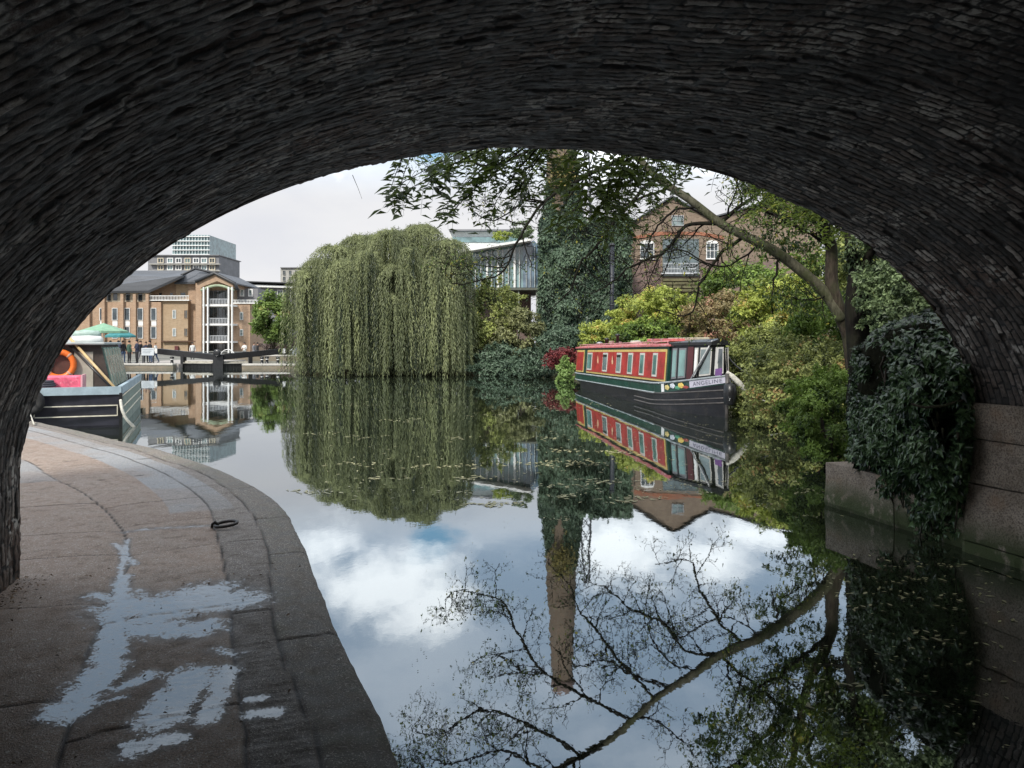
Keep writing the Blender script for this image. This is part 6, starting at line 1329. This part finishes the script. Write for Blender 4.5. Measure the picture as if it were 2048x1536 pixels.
    cw('door', cat(1373), cat(1385), .02, .92, .006, mat('maroon_door', (.07, .012, .014), .5)); cw('purple_cloth', cat(1432), cat(1446), .02, .26, .03, mat('purple_cloth', (.16, .07, .22), .9))
    mb = MB(); sa, sb = cat(1424), hull_at(1384); a, b = Vector((sa, -hb(sa), zc1(sa) + .06)), Vector((sb, -half(sb, .7) - .03, sheer(sb) + .02)); mb.tube([a, b], .018, 6); B('stay_pole', mb, mat('striped_pole', (.5, .5, .5), .4))
    mb = MB(); mb.tube([a + Vector((.02, .06, 0)), b + Vector((.07, .05, 0))], .022, 6); B('stay_pole', mb, BLACKP)
    for x, y in ((3.9, .35), (5.6, -.4), (9.0, .3)): mb = MB(); mb.lathe((x, y, zt(x) + .06), [(.07, 0), (.10, .16), (.11, .17), (.09, .17)], 10); B('roof_pot', mb, mat('dirty_white_pot', (.5, .48, .44), .7, .3, 9))
    mb = MB()
    for k in range(3): mb.tube([(7.9 + .2 * math.cos(t), -.1 + (.2 - .02 * k) * math.sin(t), zt(8) + .12 + .035 * k) for t in np.linspace(0, 2 * math.pi, 20)[:-1]], .02, 6, True)
    B('roof_rope_coil', mb, ROPE)
    # rope fender and lines at the bow, tiller at the stern
    mb = MB(); mb.tube([(L - .02, .02, sheer(L) + .08), (L + .10, .10, sheer(L) - .0), (L + .18, .26, sheer(L) - .18), (L + .20, .46, sheer(L) - .42)], [.05, .065, .075, .05], 8); B('bow_fender', mb, ROPE)
    mb = MB(); mb.tube(spline([(15.2, .1, zc1(15.0)), (15.8, .3, 1.3), (16.5, .8, .9), (17.1, 1.4, .55)]), .02, 6); B('mooring_line', mb, BLACKP)
    mb = MB(); mb.tube(spline([(L - .1, .05, sheer(L)), (L + .3, .5, .6), (L + .5, 1.2, .35), (L + .4, 2.0, .45)]), .016, 6); B('mooring_line', mb, ROPE)
    mb = MB(); mb.lathe((L + .1, .05, .62), [(.02, -.3), (.15, -.26), (.18, 0), (.15, .22), (.05, .27)], 12); B('side_fender', mb, BLACKP)
    mb = MB(); mb.tube(spline([(.1, 0, .3), (.08, 0, 1.0), (.2, .0, 1.22), (.7, .05, 1.28)]), .022, 6); B('tiller', mb, mat('brass', (.5, .36, .14), .35, metal=.7))
red_boat()

# ------------------------------------------------------------------ the grey-green boat on the left
def green_boat():
    P1 = Vector((-8.75, 17.9, 0)); d = Vector((-.37, .93, 0)).normalized(); n = Vector((-d.y, d.x, 0))   # n points to the left of the picture
    o = thing('green_workboat', 'grey-green canal boat with a blunt black bow moored at the towpath', 'boat', P1, math.atan2(d.y, d.x))
    B = lambda nm, mb, m, par=None: build(nm, mb, m, par or o, local=True)      # local x aft, y to the left
    W, Lh = 2.1, 6.9
    grey = mat('worn_grey_green_paint', (.20, .25, .215), .5, .25, 3, .1, dirt=(.12, .13, .11)); panel = mat('pale_green_panel', (.17, .27, .22), .5, .2, 3, .1, dirt=(.32, .38, .34)); dk = mat('navy_black_hull', (.022, .022, .032), .4, .3, 3, .2)
    lb = mat('light_blue_grey_gunwale', (.30, .38, .42), .5, .2, 3, .1)
    mb = MB()   # blunt swim-headed hull
    rows = [(-.4, .35), (.05, .08), (.45, .0), (.74, -.03)]; vs = []
    for z, xo in rows: vs += [(xo, .0, z), (Lh, .0, z), (Lh, W, z), (xo + .15, W, z)]
    fs = [(r * 4 + k, r * 4 + (k + 1) % 4, (r + 1) * 4 + (k + 1) % 4, (r + 1) * 4 + k) for r in range(3) for k in range(4)] + [(0, 1, 2, 3), (12, 13, 14, 15)]
    mb.add(vs, fs); mb.m = 0; h = B('hull', mb, dk)
    mb = MB(); mb.box(.35, Lh, -.012, .0 - .002, -.3, .72); B('side_plating', mb, grey)
    for z in (.70, .44, .22): mb = MB(); mb.tube([(.05, -.02, z), (Lh, -.02, z + .05)], .016, 6); B('rubbing_strake', mb, mat('cream_line', (.55, .52, .42)))
    mb = MB(); mb.box(-.06, .0, -.01, W + .01, .745, .92); mb.box(.0, Lh, -.03, .06, .745, .93); mb.box(.0, Lh, W - .06, W + .03, .745, .93); B('gunwale', mb, lb)
    for z0 in (.49, .26): mb = MB(); mb.box(-.036 if z0 > .4 else -.0, -.0 if z0 > .4 else .045, .06, W - .42, z0, z0 + .022); B('pin_stripe', mb, mat('cream_line', (.55, .52, .42)))
    for y0 in (.06, W - .42): mb = MB(); mb.box(-.034, .02, y0, y0 + .02, .282, .488); B('pin_stripe', mb, mat('cream_line', (.55, .52, .42)))
    mb = MB(); mb.box(-.07, .03, -.03, .03, -.3, .78, .01); B('stem_post', mb, BLACKP)
    mb = MB(); mb.add([(.03, .03, .752), (Lh, .03, .752), (Lh, W - .03, .752), (.03, W - .03, .752)], [(0, 1, 2, 3)]); B('deck', mb, mat('foredeck_paint', (.30, .36, .38), .6, .2, 3))
    # cabin with inward-leaning sides
    xa, xb, zt = 1.6, 6.3, 1.84; mb = MB(); mb.add([(xa, .32, .75), (xb, .32, .75), (xb, W - .1, .75), (xa, W - .1, .75), (xa, .56, zt), (xb, .56, zt), (xb, W - .34, zt), (xa, W - .34, zt)],
        [(3, 2, 1, 0), (4, 5, 6, 7), (0, 1, 5, 4), (1, 2, 6, 5), (2, 3, 7, 6), (3, 0, 4, 7)]); B('cabin', mb, mat('dark_brown_timber', (.05, .035, .028), .7, .3, 4))
    for k in range(6):
        a = xa + .12 + k * .74; mb = MB(); mb.prism([(a, .332, .82), (a + .60, .332, .82), (a + .60, .548, zt - .06), (a, .548, zt - .06)], (0, -.035, -.008)); pn = B('side_panel', mb, panel)
        mb = MB(); mb.prism([(a + .14, .37, 1.12), (a + .44, .37, 1.12), (a + .44, .475, 1.58), (a + .14, .475, 1.58)], (0, -.02, -.005)); B('pane', mb, GL_PALE, pn)
        for q in (.05, .52): mb = MB(); mb.prism([(a + q, .325, .84), (a + q + .03, .325, .84), (a + q + .03, .535, zt - .09), (a + q, .535, zt - .09)], (0, -.05, -.01)); B('cream_moulding', mb, mat('cream_line', (.55, .52, .42)), pn)
    mb = MB(); mb.box(xa - .2, xb + .1, .46, W - .22, zt + .003, zt + .07, .02); B('roof', mb, mat('roof_grey', (.34, .37, .36), .6))
    mb = MB(); mb.box(xa - .02, xa - .002, .72, 1.12, .80, 1.68); B('cabin_door', mb, mat('beige_door', (.36, .33, .27), .6, .15, 5))
    mb = MB(); mb.box(xa - .02, xa - .002, 1.15, 1.8, .80, 1.68); B('cabin_door', mb, mat('dark_red_brown_door', (.08, .03, .02), .6))
    mb = MB(); mb.lathe((xa + .35, W - 1.25, zt + .12), [(.05, -.30), (.10, -.26), (.115, 0), (.10, .32), (.04, .38)], 14, 'y'); B('rolled_cover', mb, mat('white_tarpaulin', (.62, .64, .62), .5, .1, 3))
    mb = MB(); mb.lathe((xa + .55, W - 1.2, zt + .26), [(.04, -.28), (.09, -.24), (.105, 0), (.09, .26), (.04, .32)], 14, 'y'); B('rolled_cover', mb, mat('green_white_tarpaulin', (.34, .45, .40), .5, .3, 3))
    # wooden pole leaning from the roof to the bow corner
    mb = MB(); mb.tube([(.55, .12, .80), (xa + .1, 1.22, zt + .16)], .033, 8); B('leaning_pole', mb, mat('varnished_pole', (.50, .36, .18), .5))
    mb = MB(); mb.tube([(.55, .18, .80), (xa + .1, 1.34, zt + .12)], .028, 8); B('leaning_pole', mb, BLACKP)
    root = o; M = root_matrix(o)
    def rest(name, label, cat, loc): w = M @ Vector(loc); return thing(name, label, cat, w, o.rotation_euler.z)
    q = rest('pink_crate', 'bright pink cloth-covered crate on the bow of the green boat', 'crate', (.55, 1.25, .755)); mb = MB(); mb.box(-.32, .32, -.42, .55, .0, .40, .03); build('crate_body', mb, mat('pink_cloth', (.75, .12, .20), .8, .35, 9, .4, dirt=(.8, .35, .40)), q, local=True)
    mb = MB(); mb.box(-.34, .34, -.46, -.425, .0, .42); build('end_board', mb, mat('pale_pink_board', (.6, .3, .33)), q, local=True)
    q = rest('lifebuoy', 'orange lifebuoy hanging at the cabin front of the green boat', 'lifebuoy', (xa - .10, 1.42, 1.38)); mb = MB(); mb.tube([(0, .30 * math.cos(t), .30 * math.sin(t)) for t in np.linspace(0, 2 * math.pi, 30)[:-1]], .07, 10, True); build('ring', mb, mat('orange_plastic', (.75, .16, .02), .4, .15, 5), q, local=True)
    for t in (.8, 2.35, 3.9, 5.5): mb = MB(); mb.tube([(0, .30 * math.cos(t + s), .30 * math.sin(t + s)) for s in (-.08, 0, .08)], .073, 10); build('reflective_band', mb, mat('dull_band', (.45, .30, .22)), q, local=True)
    q = rest('tyre_fender', 'black tyre fender hanging over the bow of the green boat', 'tyre', (-.12, W - .35, .62)); mb = MB(); mb.tube([(0, .2 * math.cos(t), .2 * math.sin(t)) for t in np.linspace(0, 2 * math.pi, 26)[:-1]], .085, 9, True); build('tyre', mb, mat('tyre', (.02, .02, .02), .9), q, local=True)
    q = rest('coiled_rope', 'dark coiled rope lying on the bow gunwale of the green boat', 'rope', (.1, W - .62, .93)); mb = MB()
    for k in range(3): mb.tube([(.12 * math.cos(t), (.17 - .02 * k) * math.sin(t), .03 + .045 * k) for t in np.linspace(0, 2 * math.pi, 22)[:-1]], .028, 7, True)
    build('coil', mb, mat('dark_rope', (.05, .05, .065), .9), q, local=True)
    a = M @ Vector((-.03, W - .2, .86)); b = Vector((-8.9, 14.9, .37)); q = thing('mooring_rope', 'taut pale rope from the green boat bow to the towpath edge', 'rope', b)
    mb = MB(); m_ = a.lerp(b, .5) - Vector((0, 0, .04)); mb.tube([a, m_, b], .014, 6); build('rope', mb, ROPE, q)
    a = M @ Vector((-.08, 0, .62)); q = thing('hanging_rope', 'slack white rope trailing from the stem of the green boat into the water', 'rope', a)
    mb = MB(); mb.tube(spline([a, a + Vector((.08, -.1, -.2)), a + Vector((.16, -.06, -.42)), a + Vector((.26, .1, -.62))]), .032, 6); build('rope', mb, ROPE, q)
green_boat()
